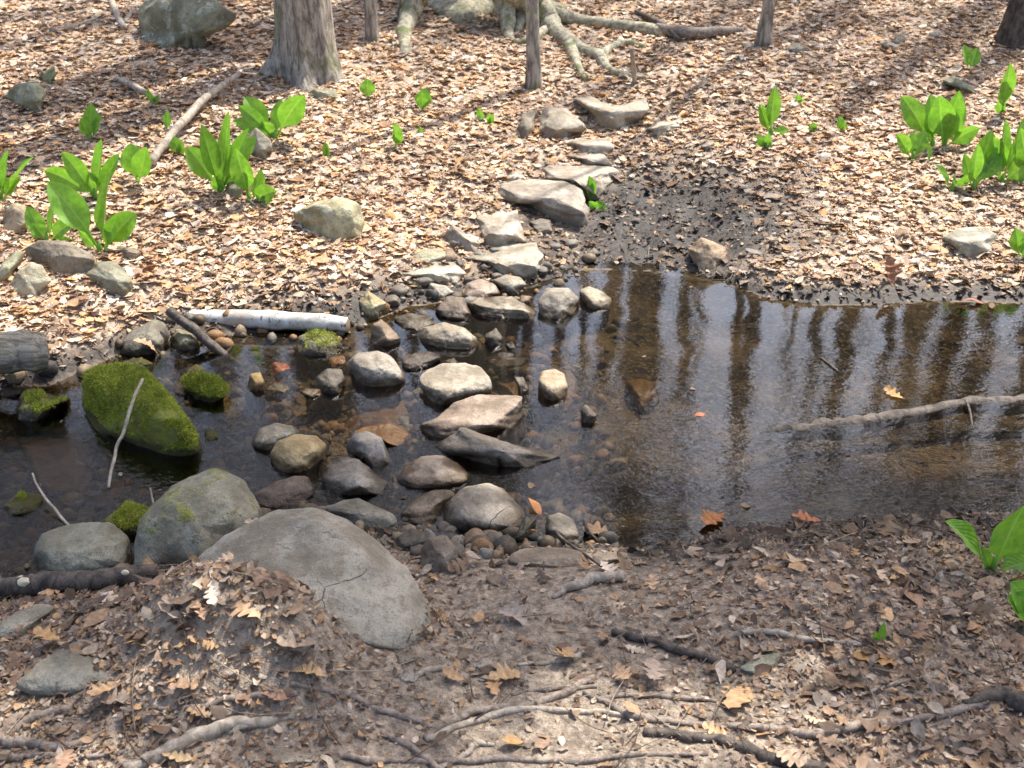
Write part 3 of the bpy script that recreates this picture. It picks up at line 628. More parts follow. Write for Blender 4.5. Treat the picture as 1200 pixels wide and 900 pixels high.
rk([(10,340),(55,295),(140,285),(162,330),(140,388),(70,388),(20,368)],G1,'grey green lichened stone at the left edge among leaves',t=.6,ang=.5,col=(.29,.30,.22),lichen=.7,wet=0,group=BS)
rk([(135,265),(180,238),(200,260),(170,302),(140,288)],G1,'small mossy green stone just behind the grey green lichened one',t=.5,ang=.4,col=(.22,.25,.15),moss=.2,wet=0,group=BS)
rk([(343,250),(368,236),(400,231),(420,238),(428,262),(424,278),(385,283),(355,274)],O,'pale greenish rounded stone alone on the leaves left of the path',cat='boulder',name='boulder',t=.7,ang=.35,col=(.40,.39,.27),lichen=.4,wet=0,group=BS)
rk([(785,675),(800,640),(850,625),(870,650),(850,695),(800,698)],G1,'dark stone in the shade beneath the middle skunk cabbage',t=.6,ang=.5,col=(.22,.22,.17),wet=0,group=BS)
rk([(850,500),(900,448),(950,490),(960,530),(910,560),(860,545)],G1,'grey pointed stone between the two middle skunk cabbages',t=.7,ang=.6,col=(.29,.28,.24),wet=0,group=BS)
rk([(5,780),(20,735),(45,712),(90,722),(102,800),(60,825),(8,818)],G1,'tan rounded stone at the left edge left of the low skunk cabbage',t=.6,ang=.3,col=(.38,.33,.24),wet=0,group=BS)
rk([(1075,335),(1105,310),(1180,318),(1200,345),(1110,350)],G1,'flat grey green stone at the foot of the thick trunk',t=.5,ang=.7,col=(.29,.29,.22),wet=0,group=BS)
rk([(620,455),(640,400),(690,385),(680,460),(640,482)],H2,'dull grey stone at the left of the upper step',t=.4,ang=.5,col=(.27,.25,.22),wet=0,group=PS)
rk([(675,412),(720,377),(790,380),(860,440),(850,468),(770,480),(715,497),(690,472)],H2,'rounded grey step with a dark left face near the top of the path',t=.55,ang=.4,col=(.37,.345,.305),wet=0,group=PS)
rk([(815,345),(870,335),(950,365),(1000,360),(1070,345),(1082,385),(1050,422),(970,447),(900,432),(850,388)],H2,'broad pale slab with a dark left edge, uppermost step of the path',t=.35,ang=.75,col=(.42,.395,.345),wet=0,group=PS,top=1.5)
rk([(1070,455),(1110,425),(1200,408),(1225,445),(1130,478)],H2,'flat pale slab right of the top of the path',t=.3,ang=.6,col=(.45,.43,.38),wet=0,group=PS,top=1)
rk([(785,497),(850,482),(930,488),(965,515),(940,547),(830,537)],H2,'narrow flat step, upper of the two thin ones',t=.4,ang=.4,col=(.40,.37,.33),wet=0,group=PS,top=1)
rk([(765,548),(850,527),(920,537),(962,587),(860,575)],H2,'narrow flat step, lower of the two thin ones',t=.35,ang=.4,col=(.38,.35,.315),wet=0,group=PS,top=1)
rk([(650,628),(680,552),(800,560),(900,568),(975,600),(968,645),(890,692),(850,655),(700,642)],H2,'wide tapering slab behind the long thick step',t=.35,ang=.6,col=(.39,.36,.32),wet=0,group=PS,top=1.5)
rk([(530,712),(560,650),(620,630),(780,635),(850,665),(878,768),(800,758),(700,727),(600,722)],H2,'long thick grey step lying across the path in front of the tapering slab',t=.5,ang=.5,col=(.36,.33,.30),wet=0,group=PS,top=1.2)
rk([(580,632),(610,605),(645,600),(642,628)],H2,'small white flake of stone left of the tapering slab',t=.4,ang=.6,col=(.47,.45,.4),wet=0,group=PS)
rk([(806,292),(822,278),(852,290),(854,305),(830,316),(812,307)],O,'tan pinkish stone on the dark mud at the far side of the pool',t=.7,ang=.7,col=(.46,.36,.27),wet=0,group=BS)
rk([(906,835),(960,802),(1060,796),(1110,830),(1100,892),(1000,900),(930,862)],I3,'pale grey slab with a dark left edge on the right bank',t=.4,ang=.5,col=(.40,.40,.36),wet=0,lichen=.3,group=BS,top=1)
rk([(905,285),(950,265),(1010,300),(1045,330),(960,312)],I3,'dark greenish stone in the litter above the right skunk cabbages',t=.5,ang=.5,col=(.20,.22,.17),wet=0,lichen=.3,group=BS)
rk([(740,150),(750,122),(775,118),(792,140),(775,160)],I3,'grey rounded stone up in the shaded litter at the upper right',t=.6,ang=.3,col=(.33,.31,.28),wet=0,group=BS)
rk([(690,155),(720,142),(765,160),(770,185),(730,178)],I3,'arched grey stone left of the rounded one in the shaded litter',t=.5,ang=.5,col=(.30,.28,.25),wet=0,group=BS)
rk([(360,168),(400,150),(440,165),(430,190),(380,192)],I3,'flat grey stone right of the thin grey stem at the top right',t=.4,ang=.5,col=(.31,.30,.27),wet=0,group=BS)
rk([(200,165),(215,150),(265,158),(250,172)],I3,'small flat grey stone left of the thin stem at the top right',t=.4,ang=.5,col=(.28,.27,.25),wet=0,group=BS)
rk([(60,518),(90,490),(125,498),(112,530)],I3,'sunken tan grey stone on the muddy slope below the bright slab',t=.3,ang=.4,col=(.31,.28,.25),wet=0,group=BS)
rk([(475,556),(485,540),(505,536),(522,550),(510,568),(488,570)],I3,'white round pebble on the leaves of the right bank',cat='pebble',name='pebble',t=.8,ang=.1,col=(.7,.69,.66),wet=0,group=BS)
rk([(865,118),(880,112),(905,120),(895,136),(870,134)],((1000,30),4.285) if 0 else I3,'small whitish stone in the shade near the top right corner',t=.6,ang=.4,col=(.44,.43,.4),wet=0,group=BS)
rk([(940,190),(985,160),(1020,190),(980,215)],((950,270),4) if 0 else ((450,250),4),'small grey stone sunk in the black mud at the top of the pool',t=.5,ang=.4,col=(.26,.24,.22),group=LS)
rk([(45,610),(90,568),(130,530),(200,490),(265,478),(320,510),(400,582),(340,625),(280,645),(180,650),(90,640)],F7,'large flat dark grey rock half buried in leaves at the bottom left',cat='rock',name='rock',t=.4,ang=.35,col=(.21,.215,.205),wet=0,group='rocks in the near litter')
rk([(-20,400),(60,350),(130,322),(190,325),(190,352),(110,410),(60,445),(-20,450)],F7,'pale grey rock under leaves just below the dark log',cat='rock',name='rock',t=.35,ang=.4,col=(.33,.325,.29),wet=0,lichen=.3,group='rocks in the near litter')
rk([(765,745),(800,705),(880,698),(935,712),(900,760),(800,785)],F7,'grey stone bedded in soil among roots at the bottom',cat='rock',name='rock',t=.35,ang=.4,col=(.27,.26,.24),wet=0,group='rocks in the near litter')
rk([(915,875),(945,835),(1000,825),(1080,835),(1165,842),(1110,880),(950,892)],F7,'long worn tan grey stone at the bottom edge between roots',cat='rock',name='rock',t=.3,ang=.4,col=(.26,.235,.205),wet=0,group='rocks in the near litter')
rk([(195,552),(250,508),(340,493),(348,540),(260,575)],J9,'pale lichened flat stone in the litter above the big tan leaf',cat='rock',name='rock',t=.35,ang=.4,col=(.33,.34,.29),wet=0,lichen=.4,group='rocks in the near litter')
rk([(180,500),(250,480),(270,510),(210,545)],((400,600),3),'grey stone pressed in the soil right under the huge boulder',cat='rock',name='rock',t=.3,ang=.5,col=(.22,.20,.17),wet=0,group='rocks in the near litter')
rk([(205,580),(235,555),(275,575),(260,600),(215,598)],((400,600),3),'light grey chip of rock in the litter under the huge boulder',cat='rock',name='rock',t=.3,ang=.5,col=(.34,.34,.33),wet=0,group='rocks in the near litter')
moss_on(mb, 90000, .0065, seed=2, cover=.52)
moss_on(m2, 20000, .0065, seed=3, cover=.62)
for i, q in enumerate((m3, m4, m8, m9)): moss_on(q, 7000, .006, seed=10+i, cover=.85)
moss_on(m5, 3500, .010, seed=20, cover=.40); moss_on(m6, 2500, .007, seed=21, cover=.35)
EXPO = 1.18
# ground spots (seen from the camera) the added crown is placed to shade: column, row, radius in metres, leaves
SHADE = [(370,600,.45,1300),(200,540,.55,1900),(240,650,.4,1500),(60,640,.55,1500),(250,600,.55,1500),(380,680,.5,1400),(100,800,.5,1500),(330,830,.45,1400),(560,820,.45,1200),(760,850,.45,1200),(950,800,.5,1200),(1130,830,.5,1200),(560,720,.3,600),(880,700,.35,600),(1080,680,.4,700),(60,520,.5,1300),(230,500,.35,600),(1000,560,.4,500)]
# ------------------------------------------------------------------ leaf litter
def leaf_template(kind):
    if kind == 'oak':
        tw = [(0,.012),(.07,.02),(.15,.08),(.22,.24),(.27,.26),(.33,.08),(.42,.38),(.48,.40),(.54,.09),(.62,.42),(.69,.38),(.75,.09),(.84,.24),(.90,.20),(1.0,.02)]
    elif kind == 'oval':
        tw = [(0,.015),(.10,.03),(.28,.20),(.50,.27),(.72,.20),(.88,.09),(1,.0)]
    else:
        tw = [(0,.16),(.35,.32),(.7,.25),(1,.05)]
    V = []; F = []
    for i, (t, w) in enumerate(tw):
        fwd = .04 if (kind == 'oak' and w > .19) else 0
        V += [(-w, t+fwd), (0, t), (w, t+fwd)]
        if i: a = 3*(i-1); F += [(a, a+1, a+4, a+3), (a+1, a+2, a+5, a+4)]
    return np.array(V), np.array(F)
TPL = {k: leaf_template(k) for k in ('oak', 'oval', 'bit')}
def leaves_np(kind, base, size, yaw, tilt, roll, curl, rs):
    T, F = TPL[kind]; N = len(base); K = len(T)
    x = T[None, :, 0]*np.ones((N, 1)); y = T[None, :, 1]-.5+0*x
    x = x*(rs.uniform(.6, .92, (N, 1)) if kind == 'oak' else rs.uniform(.7, 1.2, (N, 1))) + rs.normal(size=(N, K))*(.07 if kind == 'bit' else .016)
    y = y+rs.normal(size=(N, K))*(.08 if kind == 'bit' else .02 if kind == 'oval' else .010)
    z = curl[:, None]*(x**2*2.6) + (curl*rs.uniform(-.8, 1, N))[:, None]*(y**2)*1.3 + rs.normal(size=(N, K))*.025 + (rs.normal(size=N)*.5)[:, None]*x*y
    P = np.stack([x, y, z], -1)*size[:, None, None]
    ct, st = np.cos(tilt)[:, None], np.sin(tilt)[:, None]; cr, sr = np.cos(roll)[:, None], np.sin(roll)[:, None]; cy, sy = np.cos(yaw)[:, None], np.sin(yaw)[:, None]
    X, Y, Z = P[..., 0], P[..., 1], P[..., 2]
    X, Z = X*cr+Z*sr, -X*sr+Z*cr; Y, Z = Y*ct-Z*st, Y*st+Z*ct; X, Y = X*cy-Y*sy, X*sy+Y*cy
    W = np.stack([X, Y, Z], -1)+base[:, None, :]
    Fa = (F[None]+(np.arange(N)*K)[:, None, None]).reshape(-1, 4)
    return W.reshape(-1, 3), Fa
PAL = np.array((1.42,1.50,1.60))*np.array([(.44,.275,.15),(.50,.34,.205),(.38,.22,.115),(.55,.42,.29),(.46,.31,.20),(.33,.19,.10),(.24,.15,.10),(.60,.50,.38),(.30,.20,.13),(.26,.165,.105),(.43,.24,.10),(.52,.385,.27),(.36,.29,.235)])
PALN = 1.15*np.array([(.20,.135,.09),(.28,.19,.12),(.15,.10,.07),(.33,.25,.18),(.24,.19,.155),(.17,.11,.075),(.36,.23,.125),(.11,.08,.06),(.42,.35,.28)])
def scatter(name, label, n, region, size, kinds, pal, seed, keep, lift=.012, tiltv=.35, curlv=.5, mat=None, cat='leaf litter'):
    rs = np.random.default_rng(seed)
    y0, y1, side = region
    y = y0+(y1-y0)*rs.uniform(0, 1, n)**1.0; hw = .56*y+side; x = rs.uniform(-1, 1, n)*hw
    m = keep(x, y, rs); x, y = x[m], y[m]; n = len(x)
    z = H(x, y)+rs.uniform(0, 1, n)**1.5*lift+.003
    S = size[0]*(size[1]/size[0])**rs.uniform(0, 1, n)
    yaw = rs.uniform(0, 6.283, n); tl = rs.normal(size=n)*tiltv; rl = rs.normal(size=n)*tiltv; cu = rs.normal(size=n)*curlv
    kk = rs.choice(len(kinds), n, p=[k[1] for k in kinds]); Vs = []; Fs = []; Cs = []; o = 0
    patch = fbm2(x, y, 2.0, 3, seed+3)
    ci = np.clip((rs.uniform(0, 1, n)*len(pal)).astype(int), 0, len(pal)-1)
    c = pal[ci]*np.clip(1+.38*patch+rs.normal(size=n)*.16, .35, 1.5)[:, None]
    df, dn, mud, nz = ground_masks(x, y)
    c = c*(1-.70*np.clip(mud*rs.uniform(.5, 1.2, n), 0, 1))[:, None]
    for i, (kd, p) in enumerate(kinds):
        q = np.where(kk == i)[0]
        if not len(q): continue
        W, F = leaves_np(kd, np.stack([x, y, z], 1)[q], S[q], yaw[q], tl[q], rl[q], cu[q], rs)
        K = len(TPL[kd][0]); Vs.append(W); Fs.append(F+o); Cs.append(np.repeat(c[q], K, 0)); o += len(W)
    ob = mesh_np(name, np.vstack(Vs), np.vstack(Fs), mat or LITTER, smooth=True, attrs=dict(tint=np.vstack(Cs)))
    tag(ob, label, cat, kind='stuff')
def keep_far(x, y, rs):
    df, dn, mud, nz = ground_masks(x, y)
    p = np.where(df > .05, 1-.96*mud, 0)
    px = np.exp(-((x-.0)**2/.12))*np.exp(-((y-4.6)**2/.25)); p = p*(1-.6*px)
    return rs.uniform(0, 1, len(x)) < p
def keep_near(x, y, rs):
    df, dn, mud, nz = ground_masks(x, y)
    path = np.exp(-((x-.06-.12*(y-1.6))**2/.16))+.75*(y < 1.62)*(x < .6)
    p = np.where(dn > .03, (1-.55*mud)*(1-.93*np.clip(path, 0, 1))*(.55+.9*np.clip(nz+.35, 0, 1)), 0)
    return rs.uniform(0, 1, len(x)) < p
scatter('leaf_litter', 'dry tan and brown oak leaves covering the far bank', 62000, (3.3, 9.8, 1.0), (.035, .088), [('oak', .42), ('oval', .36), ('bit', .22)], PAL, 11, keep_far, lift=.015, tiltv=.19, curlv=.35)
scatter('leaf_litter', 'dry leaves thinning out up the wooded slope', 9000, (9.8, 16, 3.0), (.07, .13), [('oval', .6), ('bit', .4)], PAL, 12, keep_far, lift=.03)
scatter('leaf_crumbs', 'small broken leaf pieces between the leaves of the far bank', 30000, (3.3, 6.4, .6), (.012, .035), [('bit', .7), ('oval', .3)], PAL, 13, lambda x, y, rs: (zones(x, y)[0] > .0) & (rs.uniform(0, 1, len(x)) < 1-.5*ground_masks(x, y)[2]), lift=.012)
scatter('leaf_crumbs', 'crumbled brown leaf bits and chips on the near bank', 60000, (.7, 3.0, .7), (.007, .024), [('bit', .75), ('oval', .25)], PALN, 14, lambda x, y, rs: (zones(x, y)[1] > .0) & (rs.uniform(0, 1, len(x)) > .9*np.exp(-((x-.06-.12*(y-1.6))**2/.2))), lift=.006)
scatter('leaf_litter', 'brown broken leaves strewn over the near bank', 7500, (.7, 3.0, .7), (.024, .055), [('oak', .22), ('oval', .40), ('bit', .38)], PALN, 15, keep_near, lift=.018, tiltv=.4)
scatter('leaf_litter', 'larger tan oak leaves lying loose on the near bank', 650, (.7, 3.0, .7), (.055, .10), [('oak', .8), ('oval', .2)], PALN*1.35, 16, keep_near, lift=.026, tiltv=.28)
def keep_bed(x, y, rs):
    df, dn = zones(x, y); return (np.maximum(df, dn) < -.05)
BEDP = np.array([(.10,.055,.025),(.06,.04,.025),(.20,.11,.04),(.14,.10,.06),(.05,.035,.025)])
scatter('sunken_leaves', 'dark sodden leaves lying on the stream bed', 1100, (2.0, 5.0, .8), (.03, .085), [('oak', .4), ('oval', .6)], BEDP, 17, keep_bed, lift=.004, tiltv=.08, curlv=.15)
def keep_left(x, y, rs):
    df, dn = zones(x, y); return (np.maximum(df, dn) < .06) & (x < -.25) & (rs.uniform(0, 1, len(x)) < .25+.9*(fbm2(x, y, 4, 3, 61) > .05))
scatter('sunken_leaves', 'sodden brown leaf scraps lying in the shallow left part of the stream', 3800, (2.0, 4.2, .8), (.015, .06), [('oak', .3), ('oval', .4), ('bit', .3)], np.array([(.20,.12,.06),(.10,.07,.045),(.30,.20,.11),(.14,.085,.05),(.24,.19,.12)]), 27, keep_left, lift=.035, tiltv=.22, curlv=.3)
# shore debris in the black mud
def keep_mud(x, y, rs):
    df, dn, mud, nz = ground_masks(x, y); return (np.maximum(df, dn) > .01) & (mud > .35)
scatter('mud_debris', 'dark wet scraps of leaf in the black mud along the water', 10000, (2.0, 6.2, .6), (.012, .045), [('bit', .6), ('oval', .4)], np.array([(.07,.05,.04),(.10,.075,.055),(.05,.04,.033),(.22,.17,.12),(.13,.10,.08)]), 18, keep_mud, lift=.012, tiltv=.5)

def keep_float(x, y, rs):
    df, dn = zones(x, y); d = np.maximum(df, dn); return (d < -.02) & (rs.uniform(0, 1, len(x)) < np.exp(d/.12)+.12)
_H = H
H = lambda x, y: np.asarray(x, float)*0
scatter('floating_scraps', 'bits of leaf and husk floating on the stream near its edges', 420, (2.0, 4.8, .8), (.008, .030), [('bit', .6), ('oval', .4)], PAL*.6, 29, keep_float, lift=.0015, tiltv=.05, curlv=.15)
H = _H
# gravel on the bed and shore
rs = np.random.default_rng(5); D, F = ico(2); Vs = []; Cs = []; Fs = []; o = 0; n = 4200
y = rs.uniform(2.0, 4.7, n); x = (rs.uniform(0, 1, n)**.8*1.18-1)*(.56*y+.5); df, dn = zones(x, y); m = (np.maximum(df, dn) < .10) & (rs.uniform(0, 1, n) < np.where(x < .3, 1, .35)); x, y = x[m], y[m]
for i in range(len(x)):
    s = .005+.030*rs.uniform()**4; q = D*s*rs.uniform(.6, 1.2, 3)*(1+.25*vnoise(D*1.7+i)[:, None])
    Vs.append(q+[x[i], y[i], float(H(x[i], y[i]))+s*.25]); Fs.append(F+o); o += len(D)
    Cs.append(np.tile(np.array([(.12,.09,.06),(.22,.17,.11),(.08,.07,.06),(.26,.15,.07),(.17,.15,.12)])[rs.integers(5)], (len(D), 1)))
tag(mesh_np('gravel', np.vstack(Vs), np.vstack(Fs), LITTER, attrs=dict(tint=np.vstack(Cs))), 'small gravel and pebbles on the stream bed and wet shore', 'gravel', kind='stuff')

# fine twigs and rootlets as ground cover
rs = np.random.default_rng(31); parts = []; Cs = []
for i in range(1500):
    y = rs.uniform(1.0, 8.5); x = rs.uniform(-1, 1)*(.56*y+.4); df, dn = zones(x, y)
    if max(df, dn) < .02: continue
    if dn < 0 and rs.uniform() < .35: continue
    L = rs.uniform(.04, .22)*(1 if dn > 0 else 1.3); a = rs.uniform(0, 3.14); k = 5; t = np.linspace(-.5, .5, k)*L
    bend = rs.normal()*.25; px = x+t*math.cos(a)-bend*t*t/L*math.sin(a); py = y+t*math.sin(a)+bend*t*t/L*math.cos(a)
    pz = H(px, py)+.010+rs.uniform(0, .012)
    r0 = rs.uniform(.0008, .0024); parts.append(tube(np.stack([px, py, pz], 1), np.linspace(r0, r0*.5, k), 4)); Cs.append(np.tile(np.array([(.10,.07,.05),(.25,.20,.15),(.34,.28,.22)])[rs.integers(3)], (len(parts[-1][0]), 1)))
V, F = merge(parts); tag(mesh_np('fine_twigs', V, F, LITTER, attrs=dict(tint=np.vstack(Cs))), 'thin fallen twigs and rootlets scattered through the leaves', 'twigs', kind='stuff')

# ------------------------------------------------------------------ single leaves
def one_leaf(u, v, spx, yaw, col, label, tilt=.15, roll=.1, curl=.5, lift=.012, kind='oak', water=False, group=None, cat='leaf', seed=0):
    p = hit(u, v, 0 if water else -9); d = (p-CAM) @ FW; s = .88*spx*d/FPX; col = [col[0]*.84, col[1]*.88, col[2]*1.0]
    rs = np.random.default_rng(int(u*7+v)+seed)
    V, F = leaves_np(kind, np.array([[p[0], p[1], max(p[2], 0)+lift]]), np.array([s]), np.array([yaw]), np.array([tilt]), np.array([roll]), np.array([curl]), rs)
    # refine once for a smoother blade
    nm = 'oak_leaf' if kind == 'oak' else 'leaf'
    ob = mesh_np(nm, V, F, LITTER, attrs=dict(tint=np.tile(np.array(col), (len(V), 1))), loc=p)
    md = ob.modifiers.new('s', 'SUBSURF'); md.levels = md.render_levels = 1
    st = tube(np.array([[0, -.5-.22, .01], [0, -.5, 0]])*s, [.0012*s/.08, .0012*s/.08], 5)
    tag(ob, label, cat, group or 'single fallen leaves'); return ob
OR = (.50,.20,.06); TN = (.50,.31,.15); PT = (.55,.42,.28); BR = (.28,.15,.08)
for a in [(835,612,44,2.2,OR,'orange oak leaf floating on the near edge of the pool',dict(water=True,tilt=.1,roll=-.1)),
          (628,597,36,.5,OR,'orange leaf on the water between the cracked stone and the whitish stone',dict(water=True,tilt=.3,kind='oval')),
          (945,614,44,1.5,(.48,.17,.06),'reddish brown leaf lying on the wet shore right of the floating orange leaf',dict()),
          (704,628,50,1.2,TN,'curled tan oak leaf in the water edge right of the whitish stone',dict(water=True,tilt=.05,curl=.3,roll=.2)),
          (820,486,26,1.7,(.40,.13,.05),'small red brown leaf under water in the middle of the pool',dict(water=True,lift=.001,tilt=0,roll=0,kind='oval')),
          (1048,464,34,.6,(.45,.25,.08),'amber leaf caught above the sunken branch',dict(water=True,lift=.002,tilt=.1,roll=0)),
          (1140,356,30,1.4,(.36,.14,.08),'red brown leaf at the far right water edge',dict(kind='oval')),
          (932,660,40,2.6,(.60,.42,.25),'pale tan lobed leaf standing in the near mud',dict(tilt=.4)),
          (893,650,34,.9,PT,'pinkish leaf on the near mud beside the pale tan one',dict(kind='oval')),
          (1030,777,68,1.4,(.50,.28,.10),'long orange tan oak leaf with dark gaps in the litter on the right',dict(tilt=.1,curl=.2)),
          (866,820,66,2.5,(.50,.31,.15),'big tan oak leaf between the near roots',dict(tilt=.15,curl=.3)),
          (595,796,52,1.9,(.56,.36,.18),'light tan oak leaf in the middle of the trodden path',dict(tilt=.2)),
          (578,806,40,3.3,(.52,.30,.14),'second oak leaf overlapping the light tan one on the path',dict(tilt=.2)),
          (532,798,34,1.3,(.48,.30,.15),'curled oak leaf left of the pair on the path',dict(tilt=.25)),
          (562,730,30,2.9,(.52,.31,.15),'small tan leaf at the top of the trodden soil',dict(kind='oval')),
          (604,727,50,1.0,(.42,.34,.26),'grey tan curled leaf on the path above the others',dict(curl=.9)),
          (664,775,46,2.2,(.50,.31,.14),'upright tan oak leaf right of the path',dict(tilt=.5)),
          (600,874,32,1.6,(.56,.33,.13),'small orange leaf beneath the parallel roots at the bottom',dict(kind='oval')),
          (362,790,60,1.5,(.52,.34,.17),'bright tan oak leaf at the foot of the huge boulder',dict()),
          (350,762,56,1.8,(.42,.32,.22),'grey tan oak leaf above the bright one at the foot of the huge boulder',dict(curl=.8)),
          (238,722,34,.4,(.48,.30,.17),'curled tan leaf in the dark litter left of the huge boulder',dict()),
          (305,718,32,2.8,(.50,.38,.27),'pale lobed leaf on the slope at the huge boulder left side',dict()),
          (306,652,34,1.3,(.52,.38,.25),'pale oak leaf resting on the huge boulder',dict(lift=.10)),
          (150,700,0,0,0,'',None),
          (60,758,48,1.2,(.55,.33,.14),'orange tan leaf above the flat dark rock at the bottom left',dict(lift=.03)),
          (218,808,44,1.7,(.48,.31,.18),'tan leaf below the dark litter at the bottom left',dict()),
          (125,822,46,2.4,(.52,.33,.17),'oak leaf on the lower edge of the flat dark rock',dict(lift=.03)),
          (235,840,40,1.2,(.50,.33,.18),'oak leaf above the thick pale root at the bottom left',dict()),
          (210,893,44,1.5,(.54,.38,.2),'tan leaf at the bottom edge on the left',dict()),
          (128,660,40,1.2,(.50,.30,.15),'brown leaf lodged against the smooth boulder at the left',dict(tilt=.5,lift=.03)),
          (112,655,36,2.4,(.34,.20,.12),'darker leaf beside the one lodged at the smooth boulder',dict(tilt=.4,lift=.035)),
          (176,425,36,1.6,(.50,.31,.17),'bunch of tan leaf on top of the mossy boulder at the water',dict(tilt=.6,lift=.05)),
          (1040,327,42,.2,(.42,.20,.10),'upright rust brown leaf clump on the right shore',dict(tilt=1.0,lift=.03,curl=1.)),
          (1068,640,32,2.0,(.46,.33,.2),'tan leaf on the shore near the foreground skunk cabbage',dict()),
          (325,822,36,1.4,(.45,.26,.16),'pinkish leaf lying over the thin left root',dict())]:
    if a[6] is None: continue
    one_leaf(*a[:5], a[5], **a[6])

# ------------------------------------------------------------------ sticks, logs, roots
def limb(name, label, cat, pts, mat, group=None, rough=.18, seed=1, sides=8, parent=None, water=False, n=7, twigs=(), lift=.4, wig=.5):
    W = []; Rr = []
    for q in pts:
        u, v, r = q[:3]; up = q[3] if len(q) > 3 else 0
        p = hit(u, v, 0 if water else -9); d = (p-CAM) @ FW; rm = r*d/FPX
        if up: # raised: slide up the ray so it still appears at (u, v)
            rr = ray(u, v); p = p-rr*(up/abs(rr[2]))
        W.append(p+[0, 0, rm*lift]); Rr.append(rm)
    W = np.array(W); C = W.mean(0); P = crom(W, n=n); k = len(P); wig = wig*min(1, len(pts)/5)**1.5
    R = np.interp(np.linspace(0, len(Rr)-1, k), range(len(Rr)), Rr)
    P = P+np.stack([fbm2(np.arange(k)*.35, np.full(k, seed*3.1), 1, 2, seed), fbm2(np.arange(k)*.35, np.full(k, seed*3.1+9), 1, 2, seed+1), .3*fbm2(np.arange(k)*.35, np.full(k, seed*3.1+5), 1, 2, seed+2)], 1)*R[:, None]*wig
    R = R*(1+.16*fbm2(np.arange(k)*.6, np.full(k, seed*1.7), 1, 2, seed+5))
    V, F = tube(P, R, sides, rough, seed, 1.2/max(.004, R.mean()))
    ob = mesh_np(name, V, F, mat, parent=parent, loc=C if parent is None else None)
    if parent is not None: ob.matrix_parent_inverse = Matrix.Translation(-parent.location)
    if label: tag(ob, label, cat, group)
    for i, tw in enumerate(twigs):
        c = limb('twig', None, None, tw, mat, parent=ob, seed=seed+i+20, sides=5, water=water, lift=lift)
    return ob
# white birch log with cut ends
def hz(u, v, z): return on_plane(u, v, z)
A = hz(212, 372, .035); B = hz(408, 381, .035)
L = np.linalg.norm(B-A); ax = (B-A)/L; k = 40
tt = np.linspace(0, 1, k); rr = np.interp(tt, [0, .1, .5, .85, 1], [.029, .034, .041, .037, .031]); P = A+(B-A)*tt[:, None]+np.stack([0*tt, 0*tt, .006*np.sin(tt*3.1)], 1)
Vv, Ff = tube(P, rr, 28, .16, 3, 14, cap=False)
o = mesh_np('birch_log', Vv-0, Ff, BIRCH, loc=None)
o.data.transform(Matrix.Translation(-Vector(A))); o.data.transform(Matrix.Rotation(-math.atan2(ax[1], ax[0]), 4, 'Z')); o.location = A; o.rotation_euler.z = math.atan2(ax[1], ax[0])
tag(o, 'white birch log with muddy underside lying at the far water edge', 'log')
for q, sgn in ((0, -1), (1, 1)):
    ang = np.linspace(0, 2*math.pi, 24, endpoint=False); r = rr[-1 if q else 0]*.96; x0 = (L if q else 0)
    V1 = np.stack([np.full(24, x0-sgn*.001), r*np.cos(ang), r*np.sin(ang)], 1); V2 = V1*[1, .8, .8]+[sgn*.003, 0, 0]
    V = np.vstack([V1, V2, [[x0+sgn*.001, 0, 0]]]); j = np.arange(24); jn = (j+1) % 24
    c = mesh_np('cut_end', V, [np.stack([j, jn, jn+24, j+24], -1), np.stack([j+24, jn+24, np.full(24, 48)], -1)], CUTWOOD, parent=o)
RT_ = 'roots and sticks crossing the near soil'; FS = 'fallen sticks on the banks'
limb('fallen_branch', 'dark wet branch sloping into the water beside the white log', 'branch', [(198,366,5.5,.05),(235,394,6,.045),(262,418,5.5,.02),(285,432,4)], BARK_DARK, FS, twigs=[[(236,392,2),(250,385,1.5),(265,395,1)], [(225,400,1.6),(215,412,1)]])
limb('log', 'thick weathered grey log end jutting in at the left edge', 'log', [(-60,424,25,.06),(-10,422,25,.06),(30,421,24,.06),(56,421,21,.06)], WEATHERED, 'logs on the left', sides=26, rough=.14, wig=.2)
o = limb('log', 'dark bark covered log across the left foreground with pale fungus', 'log', [(-50,700,12),(0,698,12),(60,693,13),(120,688,12.5),(160,682,11),(186,677,9)], BARK_DARK, 'logs on the left', sides=20, rough=.12, lift=.9, wig=.3)
for (u, v, s) in ((35,690,.018),(32,686,.013),(152,679,.010)):
    p = hit(u, v+6)+np.array([0, -.01, .045]); D4_, F4_ = ICO[4]; q = D4_*[s, s*.6, s*.8]*(1+.2*fbm(D4_*2+u, 2)[:, None])+p
    c = mesh_np('fungus', q, F4_, FUNGUS, parent=o); c.matrix_parent_inverse = Matrix.Translation(-o.location)
limb('sunken_branch', 'long pale grey branch half sunk across the right side of the pool', 'branch', [(890,508,2,.0),(925,501,9),(965,496,13),(1000,491,12),(1060,484,9),(1130,471,9),(1200,464,12),(1270,455,15)], BARK_DARK, None, water=True, sides=14, rough=.35, lift=-.75, twigs=[[(1132,468,1.8,.02),(1137,482,1.4,.015),(1140,500,1.2,0)]])
limb('stick', 'long pale curved stick lying up the left bank between the plants', 'stick', [(178,192,4.5,.02),(200,162,5,.03),(235,122,4.5,.03),(258,103,3.5,.03),(280,88,3,.02)], BARK_PALE, FS)
limb('stick', 'short grey stick end behind the tall skunk cabbage', 'stick', [(78,255,5),(92,240,5),(108,224,4)], BARK_PALE, FS)
limb('stick', 'grey broken stick in the leaves near the small sprout on the left bank', 'stick', [(136,92,2,.01),(160,104,4,.02),(185,118,3)], BARK_PALE, FS)
